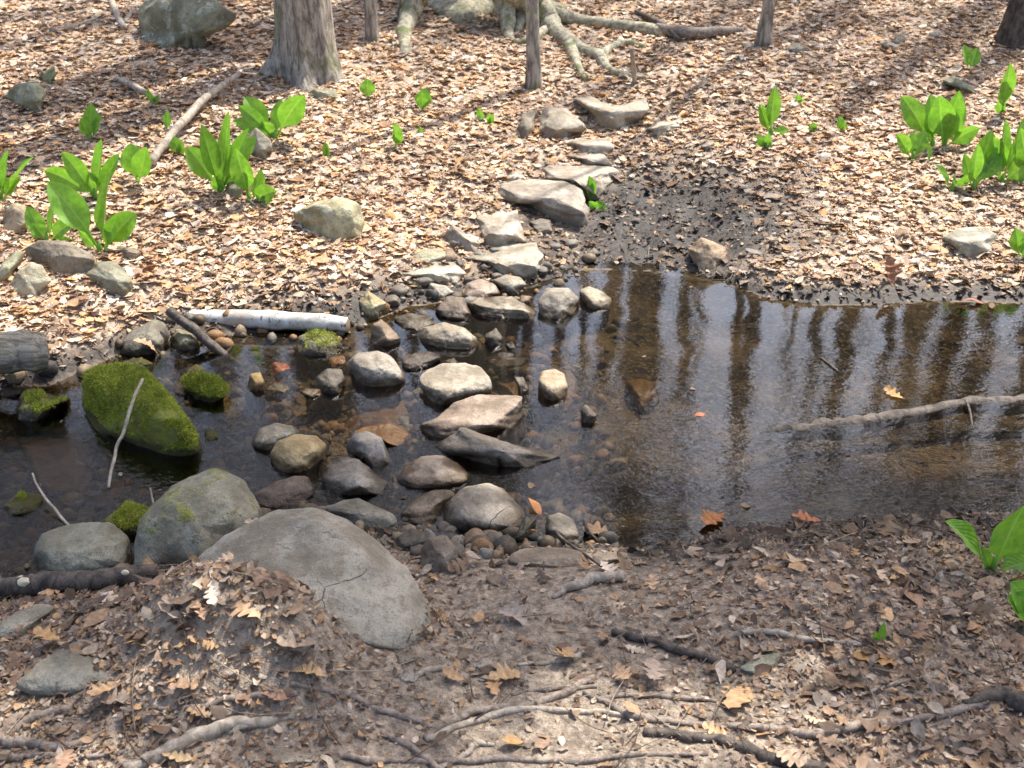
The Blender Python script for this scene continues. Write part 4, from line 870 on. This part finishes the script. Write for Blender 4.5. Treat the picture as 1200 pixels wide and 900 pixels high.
limb('stick', 'pale forked stick at the top left edge', 'stick', [(127,-8,3.5),(137,18,4),(146,36,4.5)], BARK_PALE, FS, twigs=[[(146,28,3),(158,10,3),(172,-4,2)]])
limb('stick', 'dim stick lying left of the top left boulder', 'stick', [(60,38,4),(95,30,3),(122,18,2)], BARK_PALE, FS)
limb('twig', 'long bare twig leaning on the big mossy boulder out of the water', 'twig', [(127,572,1.8,0),(136,530,2,.06),(147,500,2,.12),(156,470,1.8,.18),(167,445,1.5,.22)], BARK_PALE, 'twigs standing in the water', water=True, sides=6, wig=1)
limb('twig', 'bent twig sticking up at the lower left of the stream', 'twig', [(80,616,1.8,0),(60,592,1.6,.02),(45,572,1.4,.04),(38,555,1.2,.06)], BARK_PALE, 'twigs standing in the water', water=True, sides=6, wig=1)
limb('twig', 'short thin twig poking out of the pool beside the lower left stones', 'twig', [(180,592,1.2,0),(176,572,1.2,.04)], BARK_PALE, 'twigs standing in the water', water=True, sides=6)
limb('twig', 'thin dark curved twig over the whitish stone at the near water edge', 'twig', [(640,606,1.8,.05),(655,628,2,.06),(685,650,1.8,.03),(705,664,1.5,.0)], BARK_DARK, FS, sides=6)
limb('twig', 'dark twig standing between the orange leaves at the water edge', 'twig', [(683,602,2,.07),(688,620,2,.05),(700,634,1.8,.02),(712,642,1.5)], BARK_DARK, FS, sides=6)
limb('twig', 'small dark stick floating in the pool left of the sunken branch', 'twig', [(962,420,1.5),(975,430,1.7),(982,436,1.5)], BARK_DARK, None, water=True, sides=6)
for i, (lab, pts, m) in enumerate([
  ('long root curving from the left edge of the path down to the right', [(340,800,4.5),(400,813,5.5),(443,831,6),(487,845,6),(513,853,5)], ROOT),
  ('thick root, upper of the two parallel ones crossing the path', [(498,866,6),(540,842,7.5),(600,829,8),(650,817,7.5),(690,798,6),(706,790,4)], ROOT),
  ('pale root, lower of the two parallel ones crossing the path', [(498,868,6),(540,849,6.5),(600,833,6.5),(650,834,6),(700,836,5),(760,843,4)], BARK_PALE),
  ('dark smooth branch lying right of the path', [(717,745,6),(760,753,7),(800,768,7),(840,778,6),(862,790,5)], BARK_DARK),
  ('brown grey stick in the litter right of the dark branch', [(862,745,4.5),(905,743,5),(940,752,6),(1010,757,4.5)], BARK_PALE),
  ('dark knotty root running right from the parallel roots', [(683,812,4),(715,828,7),(745,842,7),(790,848,6),(850,852,6),(905,856,8),(945,862,9),(985,856,10),(1036,848,8)], ROOT),
  ('slim root just above the knotty one', [(700,820,3.5),(740,815,4.5),(790,818,5),(840,822,3)], ROOT),
  ('long dark root leaving the bottom edge on the right', [(755,858,8),(820,866,9),(880,882,11),(960,902,12),(1050,925,12)], BARK_DARK),
  ('thick black branch stub in the bottom right corner', [(1130,828,6),(1165,822,13),(1205,835,18),(1260,850,18)], BARK_DARK),
  ('pale root running left from the black branch stub', [(1040,850,6),(1090,842,7),(1130,832,8),(1160,828,7)], ROOT),
  ('thin root at the lower left leading to the bright tan leaf', [(175,830,3.5),(230,830,5),(280,819,6.5),(320,814,6),(350,812,4)], ROOT),
  ('thick smooth grey root at the lower left edge', [(-20,865,10),(20,871,10),(60,876,9),(100,870,6),(122,858,4)], ROOT),
  ('bark covered root below the flat dark rock', [(8,862,6),(40,844,9),(65,836,9),(90,830,5)], ROOT),
  ('broad pale root rising to the grey stone at the bottom left', [(140,905,10),(185,888,13),(225,868,13),(270,852,12),(310,846,9),(345,842,5)], BARK_PALE),
  ('long thin root along the bottom edge', [(395,885,5),(440,893,6),(520,893,6),(600,891,6),(680,893,6),(740,886,5),(830,884,4)], ROOT),
  ('short root branching at the bottom centre', [(446,860,4),(475,873,6),(500,890,6),(520,905,6)], ROOT),
  ('stub of pale root by the bottom centre', [(515,900,5),(545,885,6),(560,872,6),(580,873,3)], BARK_PALE),
  ('faint root half buried under the huge boulder', [(475,795,4),(500,788,6),(522,784,5),(536,788,3)], BARK_PALE),
  ('faint root half buried at the right of the path', [(605,780,3),(640,778,4),(672,772,5),(684,764,4)], BARK_PALE),
  ('dim root at the far left of the bottom edge', [(0,892,6),(50,886,6),(110,888,5),(150,880,4)], ROOT),
  ('root crossing under the light tan oak leaf', [(600,815,3),(635,809,4.5),(660,807,4),(700,806,3)], ROOT),
  ('smooth round piece of wood bedded in the litter right of the low tan stone', [(648,702,3),(668,692,7),(695,684,9),(728,680,9)], BARK_PALE),
  ('grey stick across the far right litter of the near bank', [(1010,815,3),(1060,800,3.5),(1110,795,3)], BARK_PALE)]):
    nm = 'root' if 'root' in lab else ('branch' if 'branch' in lab else 'stick')
    pts = [(q[0], q[1], q[2]*.70) for q in pts]
    limb(nm, lab, nm, pts, m, RT_, seed=40+i, sides=10, rough=.3, lift=.35 if nm == 'root' else 1.0, wig=1.1)

# ------------------------------------------------------------------ trees
def branch_rec(P0, D, L, R, depth, rs, parts, pend):
    n = 6 if depth > 1 else 4; pts = [P0]; d = D.copy()
    for i in range(n):
        d = d+rs.normal(size=3)*(.10 if depth > 2 else .16); d[2] += .04; d /= np.linalg.norm(d); pts.append(pts[-1]+d*L/n)
    pts = np.array(pts); rad = np.linspace(R, R*.45, n+1)
    parts.append(tube(pts, rad, 6 if depth > 2 else (4 if depth > 0 else 3), cap=False))
    if depth == 0: pend.append(pts); return
    for i in range(pend_n[depth]):
        t = rs.uniform(.25, 1); j = min(n-1, int(t*n)); p = pts[j]+(pts[j+1]-pts[j])*(t*n-j); a = rs.normal(size=3); a -= d*(a@d); a /= np.linalg.norm(a)
        nd = d*rs.uniform(.5, .9)+a*rs.uniform(.5, .9); nd /= np.linalg.norm(nd)
        branch_rec(p, nd, L*rs.uniform(.45, .7), rad[j]*.62, depth-1, rs, parts, pend)
pend_n = {3: 4, 2: 4, 1: 5}
def trunk_mesh(base, h, r0, r1, seed, flare=.6, sides=26, lean=(0, 0), flut=.10, kf=5, step=.12, toes=(), bury=.25):
    zz = np.concatenate([np.arange(-bury, .9, .04), np.arange(.9, h, max(step, h/50))]); n = len(zz); th = np.linspace(0, 2*math.pi, sides, endpoint=False)
    t = np.clip(zz/h, 0, 1); R = r0+(r1-r0)*t; fl = flare*r0*np.exp(-np.maximum(zz, -.05)/.16)
    V = []
    for i in range(n):
        f = fl[i]*(.45+.55*np.cos(th*kf+seed))
        for (ta, tw, th_) in toes: f = f+th_*r0*np.exp(-np.maximum(zz[i], -.05)/.10)*np.exp(-((np.angle(np.exp(1j*(th-ta))))/tw)**2)
        f = f+R[i]*flut*(fbm(np.stack([np.cos(th)*2.2, np.sin(th)*2.2, np.full(sides, zz[i]*.8)], 1)+seed, 3, seed)+.35*fbm(np.stack([np.cos(th)*7, np.sin(th)*7, np.full(sides, zz[i]*3)], 1)+seed, 2, seed+1))
        bx = lean[0]*zz[i]+.02*h*.1*math.sin(zz[i]*.9+seed); by = lean[1]*zz[i]
        V.append(np.stack([base[0]+bx+(R[i]+f)*np.cos(th), base[1]+by+(R[i]+f)*np.sin(th), np.full(sides, base[2]+zz[i])], 1))
    V = np.vstack(V); i, j = np.meshgrid(np.arange(n-1), np.arange(sides), indexing='ij'); a = i*sides+j; b = i*sides+(j+1) % sides
    return V, np.stack([a, b, b+sides, a+sides], -1).reshape(-1, 4), zz
def crown_mesh(base, h, r, seed, lean=(0, 0), h0=.4, n1=12, depth=3, spread=1.):
    rs = np.random.default_rng(seed); parts = []; ends = []
    for i in range(n1):
        t = h0+(1-h0)*(i+rs.uniform())/n1; z = t*h; a = i*2.4+rs.uniform(-.4, .4)
        D = np.array([math.cos(a)*.75*spread, math.sin(a)*.75*spread, .75]); D /= np.linalg.norm(D)
        branch_rec(np.array([base[0]+lean[0]*z, base[1]+lean[1]*z, base[2]+z]), D, h*.30*(1.25-t)*spread, r*(1-t*.7)*.42, depth, rs, parts, ends)
    return parts, ends
def tree(name, label, p, h, r0, seed, flare=.6, lean=(0, 0), mat=None, crown=True, group=None, toes=(), n1=12, depth=3, h0=.4, cat='tree', sides=26, spread=1., flut=.10):
    root = empty(name, p); tag(root, label, cat, group); mat = mat or BARK
    V, F, zz = trunk_mesh((0, 0, 0), h, r0, r0*(.42 if name == 'woodland_tree' else .25), seed, flare, lean=lean, toes=toes, sides=sides, flut=flut); mesh_np('trunk', V, F, mat, parent=root)
    if crown:
        parts, ends = crown_mesh((0, 0, 0), h, r0, seed, lean, h0, n1, depth, spread); V, F = merge(parts); mesh_np('crown', V, F, mat, parent=root)
    return root
p = hit(362, 88); tree('tree', 'thick grey brown trunk with flared base at the top left', p, 13, 32*np.dot(p-CAM, FW)/FPX, 3, .30, toes=((math.pi*1.06, .35, .9), (math.pi*1.55, .3, .5), (-.3, .3, .3)), n1=9, h0=.5, flut=.2, sides=60)
SAP = 'thin stems at the top of the slope'
p = hit(438, 46); tree('sapling', 'thin grey stem beside the big rooted tree, right of the thick trunk', p, 6, 7.5*np.dot(p-CAM, FW)/FPX, 5, .4, n1=5, depth=2, group=SAP, sides=14)
p = hit(624, 102); tree('sapling', 'brown bent stem rising in the middle in front of the pale roots', p, 5.5, 8*np.dot(p-CAM, FW)/FPX, 7, .45, lean=(-.035, .0), n1=5, depth=2, group=SAP, sides=14)
p = hit(893, 52); tree('sapling', 'grey forked stem at the top right of the middle', p, 6, 6.5*np.dot(p-CAM, FW)/FPX, 9, .6, lean=(.06, .02), n1=5, depth=2, group=SAP, sides=14)
p = hit(1192, 50); tree('tree', 'dark trunk in the top right corner in shade', p, 3.6, 17*np.dot(p-CAM, FW)/FPX, 11, .5, crown=False, mat=BARK_DARK, sides=20)
# big rooted tree
p0 = hit(545, 12); d0 = np.dot(p0-CAM, FW); p0 = p0+np.array([0, .45, .06])
root = tree('tree', 'big mossy based tree with spreading pale roots at the top middle', p0, 15, 50*d0/FPX, 21, .6, mat=BARK_MOSSY, toes=((-2.3, .3, .6), (-1.0, .3, .6), (-.3, .3, .5), (3.1, .3, .5), (-1.6, .25, .25)), n1=9, h0=.5, sides=60, flut=.22)
for i, pts in enumerate([
   [(505,-24,24,.10),(488,-6,20,.06),(478,20,15,.02),(474,45,11,.0),(473,68,7,-.01)],
   [(475,-20,3,.1),(465,20,2.6,.0),(461,50,2.2),(462,62,1.5)],
   [(575,-26,22,.12),(588,0,17,.07),(594,28,12,.02),(598,52,6,-.01)],
   [(590,-22,26,.12),(622,8,22,.06),(645,32,17,.01),(665,52,11),(676,75,7),(686,95,3)],
   [(648,20,12,.02),(690,28,9),(735,34,9),(780,40,9),(800,46,5)],
   [(660,46,11),(682,60,9),(702,68,9),(712,82,7),(735,90,5),(762,93,3)],
   [(704,68,8),(716,58,7),(732,52,6),(755,56,4)],
   [(618,-14,15,.12),(612,14,10,.04),(606,38,6)],
   [(640,38,9),(625,46,8),(603,52,4)]]):
    limb('root', None, None, [(q[0], q[1], q[2]*.78, *q[3:]) for q in pts], BARK_MOSSY, parent=root, seed=70+i, sides=14, rough=.16, lift=.3)
limb('root', 'long grey root lying across the slope at the top right of the big tree', 'root', [(770,34,5,.01),(800,42,8,.01),(840,40,6,.01),(870,36,3)], ROOT, 'loose wood near the big tree', sides=10)
limb('stick', 'small grey stick standing in the soil below the big tree roots', 'stick', [(744,98,2.5),(742,78,3,.06),(740,58,2.5,.12)], BARK_PALE, 'loose wood near the big tree', sides=7)
limb('stick', 'dark grey branch in the shaded leaves right of the roots', 'stick', [(795,48,3,.01),(780,32,3,.02),(760,22,3,.01),(745,14,2)], BARK_DARK, 'loose wood near the big tree', sides=7)
limb('root', 'short pale root curling at the foot of the forked stem', 'root', [(902,0,5),(920,-2,6),(932,8,4)], BARK_PALE, 'loose wood near the big tree', sides=8)

# woodland beyond the top edge, mirrored in the pool
WD = 'bare woodland trees mirrored in the pool'; LBL = 'bare woodland tree beyond the top edge, seen mirrored in the pool'
protos = []
for i in range(4):
    protos.append(tree('woodland_tree', LBL, (0, 0, 0), 15+i*.8, [.19, .11, .15, .23][i], 100+i, .5, group=WD, n1=9, h0=.3, depth=3, sides=14, spread=.85))
spots = [(752,13,3,.2),(722,15,1,.1),(690,19,1,.3),(775,21,0,.4),(812,15,1,.5),(895,15,1,.8),(975,14.5,1,.9),(1010,18,0,.5),(1062,16,1,.2),(1088,22,2,.6),(1130,16,1,.1),(1180,15,0,.4),(1240,19,2,.8),(1330,15,3,.5),(655,24,2,.4),(600,17,0,.3),(520,21,2,.9),(430,15,1,.2),(340,19,3,.7),(230,15,1,.5),(120,20,2,.6),(0,15,0,.1),(-150,19,3,.9),(1450,22,1,.2)]
for _i in range(26): spots.append((-100+_i*58, 22+(_i*7) % 17, _i % 4, (_i*.37) % 1))
for _i in range(12): spots.append((-120+_i*52, 18+(_i*5) % 9, (_i*3) % 4, (_i*.23) % 1))
for _i in range(5): spots.append((1100+_i*75, 14+(_i*3) % 6, (_i+2) % 4, (_i*.31) % 1))
used = set()
for i, (u, Y, k, a) in enumerate(spots):
    src = protos[k]; X = (u-600)/FPX*Y*1.05; z = float(H(X, Y))-.05
    if k not in used: ro = src; used.add(k)
    else:
        ro = src.copy(); COL.objects.link(ro)
        for ch in list(src.children): c = ch.copy(); COL.objects.link(c); c.parent = ro
    ro.location = (X, Y, z); ro.rotation_euler = (0, 0, a*6.283); s_ = .85+.3*((i*37) % 10)/10; ro.scale = (s_, s_, s_)

# added unseen tree: leaf clumps set toward the sun to shade the foreground
SUN_AZ, SUN_EL = R_(38), R_(60)
S = np.array([math.sin(SUN_AZ)*math.cos(SUN_EL), math.cos(SUN_AZ)*math.cos(SUN_EL), math.sin(SUN_EL)])
SHADE_LEAF = mat_leaf('shade_crown_leaf', .3, .6)
def shade_tree(name, label, trunk_xy, h, shade_pts, seed):
    rs = np.random.default_rng(seed); z0 = float(H(*trunk_xy)); root = empty(name, (*trunk_xy, z0)); tag(root, label, 'tree', 'added foliage shading the near bank')
    V, F, _ = trunk_mesh((0, 0, 0), h, .16, .05, seed, .4, sides=16); mesh_np('trunk', V, F, BARK, parent=root)
    parts = []; Vs = []; o = np.array([*trunk_xy, z0])
    for (gx, gy, rad, n, hh) in shade_pts:
        cpt = np.array([gx, gy, .1])+S*(hh/S[2])-o
        st = np.array([0, 0, min(h*.92, cpt[2]-.5)]); mid = (st+cpt)/2+[0, 0, .4]
        parts.append(tube(crom([st, mid, cpt], n=5), np.linspace(.06, .015, 11), 6))
        Q = rs.normal(size=(n, 3)); Q /= np.linalg.norm(Q, axis=1)[:, None]; Q *= rs.uniform(.15, 1, n)[:, None]**.5; Q = cpt+Q*[rad, rad, rad*.45]
        keepm = fbm((Q+seed)*2.2, 3, seed) > -.32; Q = Q[keepm]
        W, Fq = leaves_np('oval', Q, rs.uniform(.07, .14, len(Q)), rs.uniform(0, 6.28, len(Q)), rs.normal(size=len(Q))*.5, rs.normal(size=len(Q))*.5, rs.normal(size=len(Q))*.4, rs); Vs.append((W, Fq))
    V, F = merge(parts); mesh_np('branches', V, F, BARK, parent=root)
    V, F = merge(Vs); mesh_np('crown', V, F, SHADE_LEAF, parent=root, attrs=dict(tint=np.tile((.12, .22, .04), (len(V), 1))))
def gp(u, v): q = on_plane(u, v, 0); return q[0], q[1]
sh = []
for (u, v, rad, n) in SHADE: x_, y_ = gp(u, v); sh.append((x_, y_, rad, n, 9.0+((u*7) % 5)*.25))
shade_tree('added_shade_tree', 'added leafy tree outside the picture on the right, crown placed to shade the near bank', (6.5, 7.0), 9.5, sh, 5)
# filler stones packed between the steps
rs = np.random.default_rng(77); D, F = ico(3); Vs = []; Cs = []; Fs = []; o = 0
for i in range(520):
    v = rs.uniform(285, 655); u = np.interp(v, [285, 340, 400, 500, 600, 655], [575, 560, 500, 490, 520, 560])+rs.normal()*62
    if u > 690: continue
    p = hit(u, v); s = .010+.036*rs.uniform()**2.2; q = D*s*rs.uniform(.65, 1.2, 3)*[1, 1, .7]
    for _ in range(9):
        nn = rs.normal(size=3); nn /= np.linalg.norm(nn); q -= nn*(np.maximum(0, q@nn-.62*s))[:, None]
    q = q*(1+.16*vnoise(D*1.9+i)[:, None]); Vs.append(q+p+[0, 0, s*.2]); Fs.append(F+o); o += len(D)
    Cs.append(np.tile(np.array([(.17,.145,.115),(.26,.235,.20),(.12,.10,.085),(.24,.17,.11),(.21,.20,.175)])[rs.integers(5)], (len(D), 1)))
tag(mesh_np('gravel', np.vstack(Vs), np.vstack(Fs), LITTER, attrs=dict(tint=np.vstack(Cs))), 'small filler stones and cobble bits packed between the stepping stones', 'gravel', kind='stuff')
# ------------------------------------------------------------------ skunk cabbages and sprouts
def blade(base, tip, wid, lean, rs, petiole=.26, camn=.5):
    """one leaf: stalk then broad pointed blade with cupped sides"""
    base = np.array(base); tip = np.array(tip); L = np.linalg.norm(tip-base)
    c = base+(tip-base)*.45+np.array([0, 0, lean*L])
    n = 15; t = np.linspace(0, 1, n)[:, None]; P = (1-t)**2*base+2*t*(1-t)*c+t*t*tip
    T = np.gradient(P, axis=0); T /= np.linalg.norm(T, axis=1)[:, None]
    view = np.array([0, -math.cos(.5), math.sin(.5)])+rs.normal(size=3)*.35
    B = np.cross(T, view); B /= np.linalg.norm(B, axis=1)[:, None]; N = np.cross(B, T)
    tt = t[:, 0]; s = np.clip((tt-petiole)/(1-petiole), 0, 1)
    w = np.where(tt < petiole, .09+.05*tt, .09+1.0*np.sin(np.pi*s**.80)**.75*(1-.12*s)); w = w*wid*.5; w[-1] = 0.0015
    cols = np.array([-1, -.72, -.4, -.12, 0, .12, .4, .72, 1]); V = []; vein = []; side = []
    cup = rs.uniform(.18, .42); ph = rs.uniform(0, 6)
    for i in range(n):
        for q in cols:
            h = cup*abs(q)**1.5*w[i] + .10*w[i]*math.sin(5*tt[i]*3+ph+q*1.5)*abs(q) - (.05*w[i] if abs(q) < .05 else 0)
            V.append(P[i]+B[i]*q*w[i]*(1-.08*cup)+N[i]*h); vein.append(abs(q)); side.append(tt[i]+.35*abs(q))
    m = len(cols); i, j = np.meshgrid(np.arange(n-1), np.arange(m-1), indexing='ij'); a = (i*m+j).ravel()
    return np.array(V), np.stack([a, a+1, a+m+1, a+m], 1), np.array(vein), np.array(side)
PK = 'skunk cabbages on the left bank'; PR = 'skunk cabbages on the right bank'; SPG = 'small green sprouts in the leaf litter'
def plant(base, tips, label, group=None, name='skunk_cabbage', cat='skunk cabbage', dep=.5):
    p = hit(*base); d = np.dot(p-CAM, FW); s = d/FPX; rs = np.random.default_rng(int(base[0]*3+base[1]))
    root = empty(name, p); tag(root, label, cat, group)
    for (u, v, w) in tips:
        du, dv = (u-base[0]), (base[1]-v); Lm = math.hypot(du, dv)*s
        fwd = rs.uniform(-dep, dep)*Lm*.7
        # the tip stands on its pixel ray, a little nearer or farther than the base
        r = ray(u, v); k = (p[1]-CAM[1]+fwd)/r[1]; tip = CAM+r*k
        if tip[2] < p[2]+.01: tip[2] = p[2]+.01
        V, F, ve, si = blade((rs.uniform(-.006, .006), rs.uniform(-.006, .006), -.015), tip-p, w*s*1.2, .16 if abs(du) > dv*.6 else .04, rs, petiole=.30 if Lm > .09 else .15)
        ob = mesh_np('leaf', V, F, GREEN, parent=root, attrs=dict(vein=ve, side=si))
        md = ob.modifiers.new('s', 'SUBSURF'); md.levels = md.render_levels = 1
    if len(tips) > 2 and name == 'skunk_cabbage':
        V, F = tube([[0, 0, -.02], [0, 0, .02], [.002, 0, .05]], np.array([.016, .012, .004])*min(1.2, s/.004), 8); mesh_np('stalk_base', V, F, GREEN, parent=root, attrs=dict(vein=np.full(len(V), .05), side=np.zeros(len(V))))
plant((118,295), [(56,213,30),(128,200,24),(160,250,26),(138,252,15),(92,270,12)], 'tall skunk cabbage with wide drooping leaves, tallest of the left bank', PK)
plant((112,232), [(52,200,22),(72,178,18),(119,163,17),(140,180,18),(100,200,20)], 'skunk cabbage with rounded leaves just behind the tallest one', PK)
plant((56,284), [(32,242,18),(88,260,17),(62,235,8),(38,262,16),(86,283,10)], 'low skunk cabbage with four spreading leaves left of the tallest one', PK)
plant((161,216), [(153,168,26),(172,172,20)], 'single upright skunk cabbage with one fan shaped leaf', PK)
plant((106,164), [(107,121,15),(120,135,13),(95,138,12)], 'small skunk cabbage farther back above the tallest one', PK)
plant((2,236), [(-18,180,22),(10,176,22),(40,184,18),(24,208,16),(-10,210,16)], 'skunk cabbage cut by the left edge', PK)
plant((259,224), [(218,172,22),(236,146,20),(268,130,14),(300,160,18),(292,150,18),(252,205,14),(270,190,18)], 'dense skunk cabbage, left one of the middle clump', PK)
plant((293,236), [(276,174,22),(324,224,20),(306,198,15),(288,190,12)], 'skunk cabbage with a leaf bent to the right in front of the middle clump', PK)
plant((322,162), [(286,114,20),(279,124,15),(357,112,24),(330,116,16),(272,142,16),(306,143,16)], 'skunk cabbage with leaves spread like wings at the back of the middle clump', PK)
plant((903,158), [(908,101,15),(890,122,12),(924,152,11),(903,130,9)], 'skunk cabbage with one tall narrow leaf right of the path top', PR)
plant((895,173), [(886,158,9),(902,156,9),(886,168,8),(905,164,8)], 'low ruffled green rosette below the tall narrow leaf', PR, name='green_rosette', cat='plant')
plant((1069,188), [(1050,157,14),(1084,152,16),(1068,153,11)], 'small skunk cabbage at the left front of the right bank group', PR)
plant((1092,172), [(1056,113,22),(1090,110,24),(1084,140,14)], 'skunk cabbage with a round upright leaf, back left of the right bank group', PR)
plant((1106,172), [(1100,112,26),(1124,106,20),(1130,120,16),(1148,150,18),(1118,128,26)], 'large skunk cabbage in the middle of the right bank group', PR)
plant((1175,132), [(1184,74,16),(1177,90,15),(1170,118,9)], 'tall thin skunk cabbage above the right bank group', PR)
plant((1136,83), [(1129,52,15),(1145,56,14)], 'two leaved skunk cabbage farthest back on the right', PR)
plant((1091,191), [(1087,169,13)], 'single tiny leaf beside the small skunk cabbage on the right', PR)
plant((1115,223), [(1096,193,13),(1140,202,16),(1118,204,10)], 'low skunk cabbage at the front of the right bank group', PR)
plant((1140,222), [(1146,168,14),(1172,178,22),(1162,152,24),(1130,180,12)], 'skunk cabbage with a leaf bent over, right of the low front one', PR)
plant((1173,214), [(1188,163,26),(1164,160,22),(1203,192,24),(1178,140,18),(1200,138,24)], 'broad leaved skunk cabbage near the right edge', PR)
plant((1206,212), [(1210,160,26),(1196,150,18),(1225,180,24)], 'skunk cabbage cut by the right edge of the picture', PR)
plant((1197,303), [(1190,267,16),(1208,272,18)], 'small skunk cabbage at the right edge above the pool', PR)
plant((1163,668), [(1108,611,26),(1200,592,54),(1214,660,32),(1150,640,12)], 'big bright skunk cabbage close by at the right edge of the near bank', 'near skunk cabbages', dep=.3)
plant((1222,735), [(1180,700,30),(1184,682,34),(1240,690,40)], 'skunk cabbage leaf reaching in at the right edge below the big one', 'near skunk cabbages', dep=.3)
for b, tp, l in [((431,116),[(430,92,15)],'short rolled sprout left of the tallest single sprout on the slope'),
                 ((496,131),[(499,103,18),(494,108,12)],'bright wide sprout standing alone in the middle of the slope'),
                 ((463,173),[(464,144,17),(470,150,10)],'bright round sprout below the wide one on the slope'),
                 ((492,158),[(492,148,6)],'tiny green shoot right of the round sprout'),
                 ((565,141),[(561,126,8)],'tiny pale sprout left of the brown bent stem foot'),
                 ((575,145),[(574,132,8),(578,134,6)],'tiny sprout pair leaf right of the pale one'),
                 ((382,184),[(381,166,6),(384,170,5)],'grassy green shoot between the middle clump and the path'),
                 ((180,122),[(174,104,9),(186,112,8)],'small green sprout by the grey broken stick'),
                 ((195,154),[(196,129,8)],'thin yellow green shoot beside the long pale stick'),
                 ((211,183),[(204,160,14),(214,168,9)],'small broad sprout right of the long pale stick'),
                 ((692,235),[(690,206,13),(695,214,9)],'upright sprout at the right end of the long thick step'),
                 ((702,246),[(690,236,9),(708,237,14)],'low sprout beneath the upright one beside the long thick step'),
                 ((937,121),[(934,111,8),(942,116,7)],'small green tuft right of the tall narrow leaf'),
                 ((953,153),[(952,143,9)],'tiny sprout between the tuft and the folded one'),
                 ((985,154),[(983,136,10),(990,142,8)],'small folded sprout in the middle of the right bank'),
                 ((1029,754),[(1036,729,9),(1026,740,7)],'small green shoot in the near litter on the right')]:
    plant(b, tp, l, SPG, name='sprout', cat='sprout')

# ------------------------------------------------------------------ light
w = bpy.data.worlds.new('World'); sc.world = w; w.use_nodes = True; nt = w.node_tree
bg = nt.nodes['Background']; sky = nt.nodes.new('ShaderNodeTexSky'); sky.sky_type = 'NISHITA'; sky.sun_disc = False
sky.sun_elevation = SUN_EL; sky.sun_rotation = SUN_AZ; sky.air_density = 1.0; sky.dust_density = 4.0; sky.ozone_density = 1.0
hs = nt.nodes.new('ShaderNodeHueSaturation'); hs.inputs['Saturation'].default_value = 1.0; nt.links.new(sky.outputs[0], hs.inputs['Color']); nt.links.new(hs.outputs[0], bg.inputs[0]); bg.inputs[1].default_value = .15
ld = bpy.data.lights.new('sun', 'SUN'); ld.energy = 4.2; ld.angle = R_(.5); ld.color = (1, .95, .87)
lo = bpy.data.objects.new('sun', ld); COL.objects.link(lo); lo.rotation_euler = Vector(S).to_track_quat('Z', 'Y').to_euler(); lo.location = (3, 4, 8)
sc.view_settings.view_transform = 'Standard'; sc.view_settings.look = 'None'; sc.view_settings.gamma = 1; sc.view_settings.exposure = EXPO
sc.cycles.max_bounces = 8; sc.cycles.transparent_max_bounces = 12; sc.cycles.caustics_reflective = False; sc.cycles.caustics_refractive = False
sc.cycles.use_denoising = True
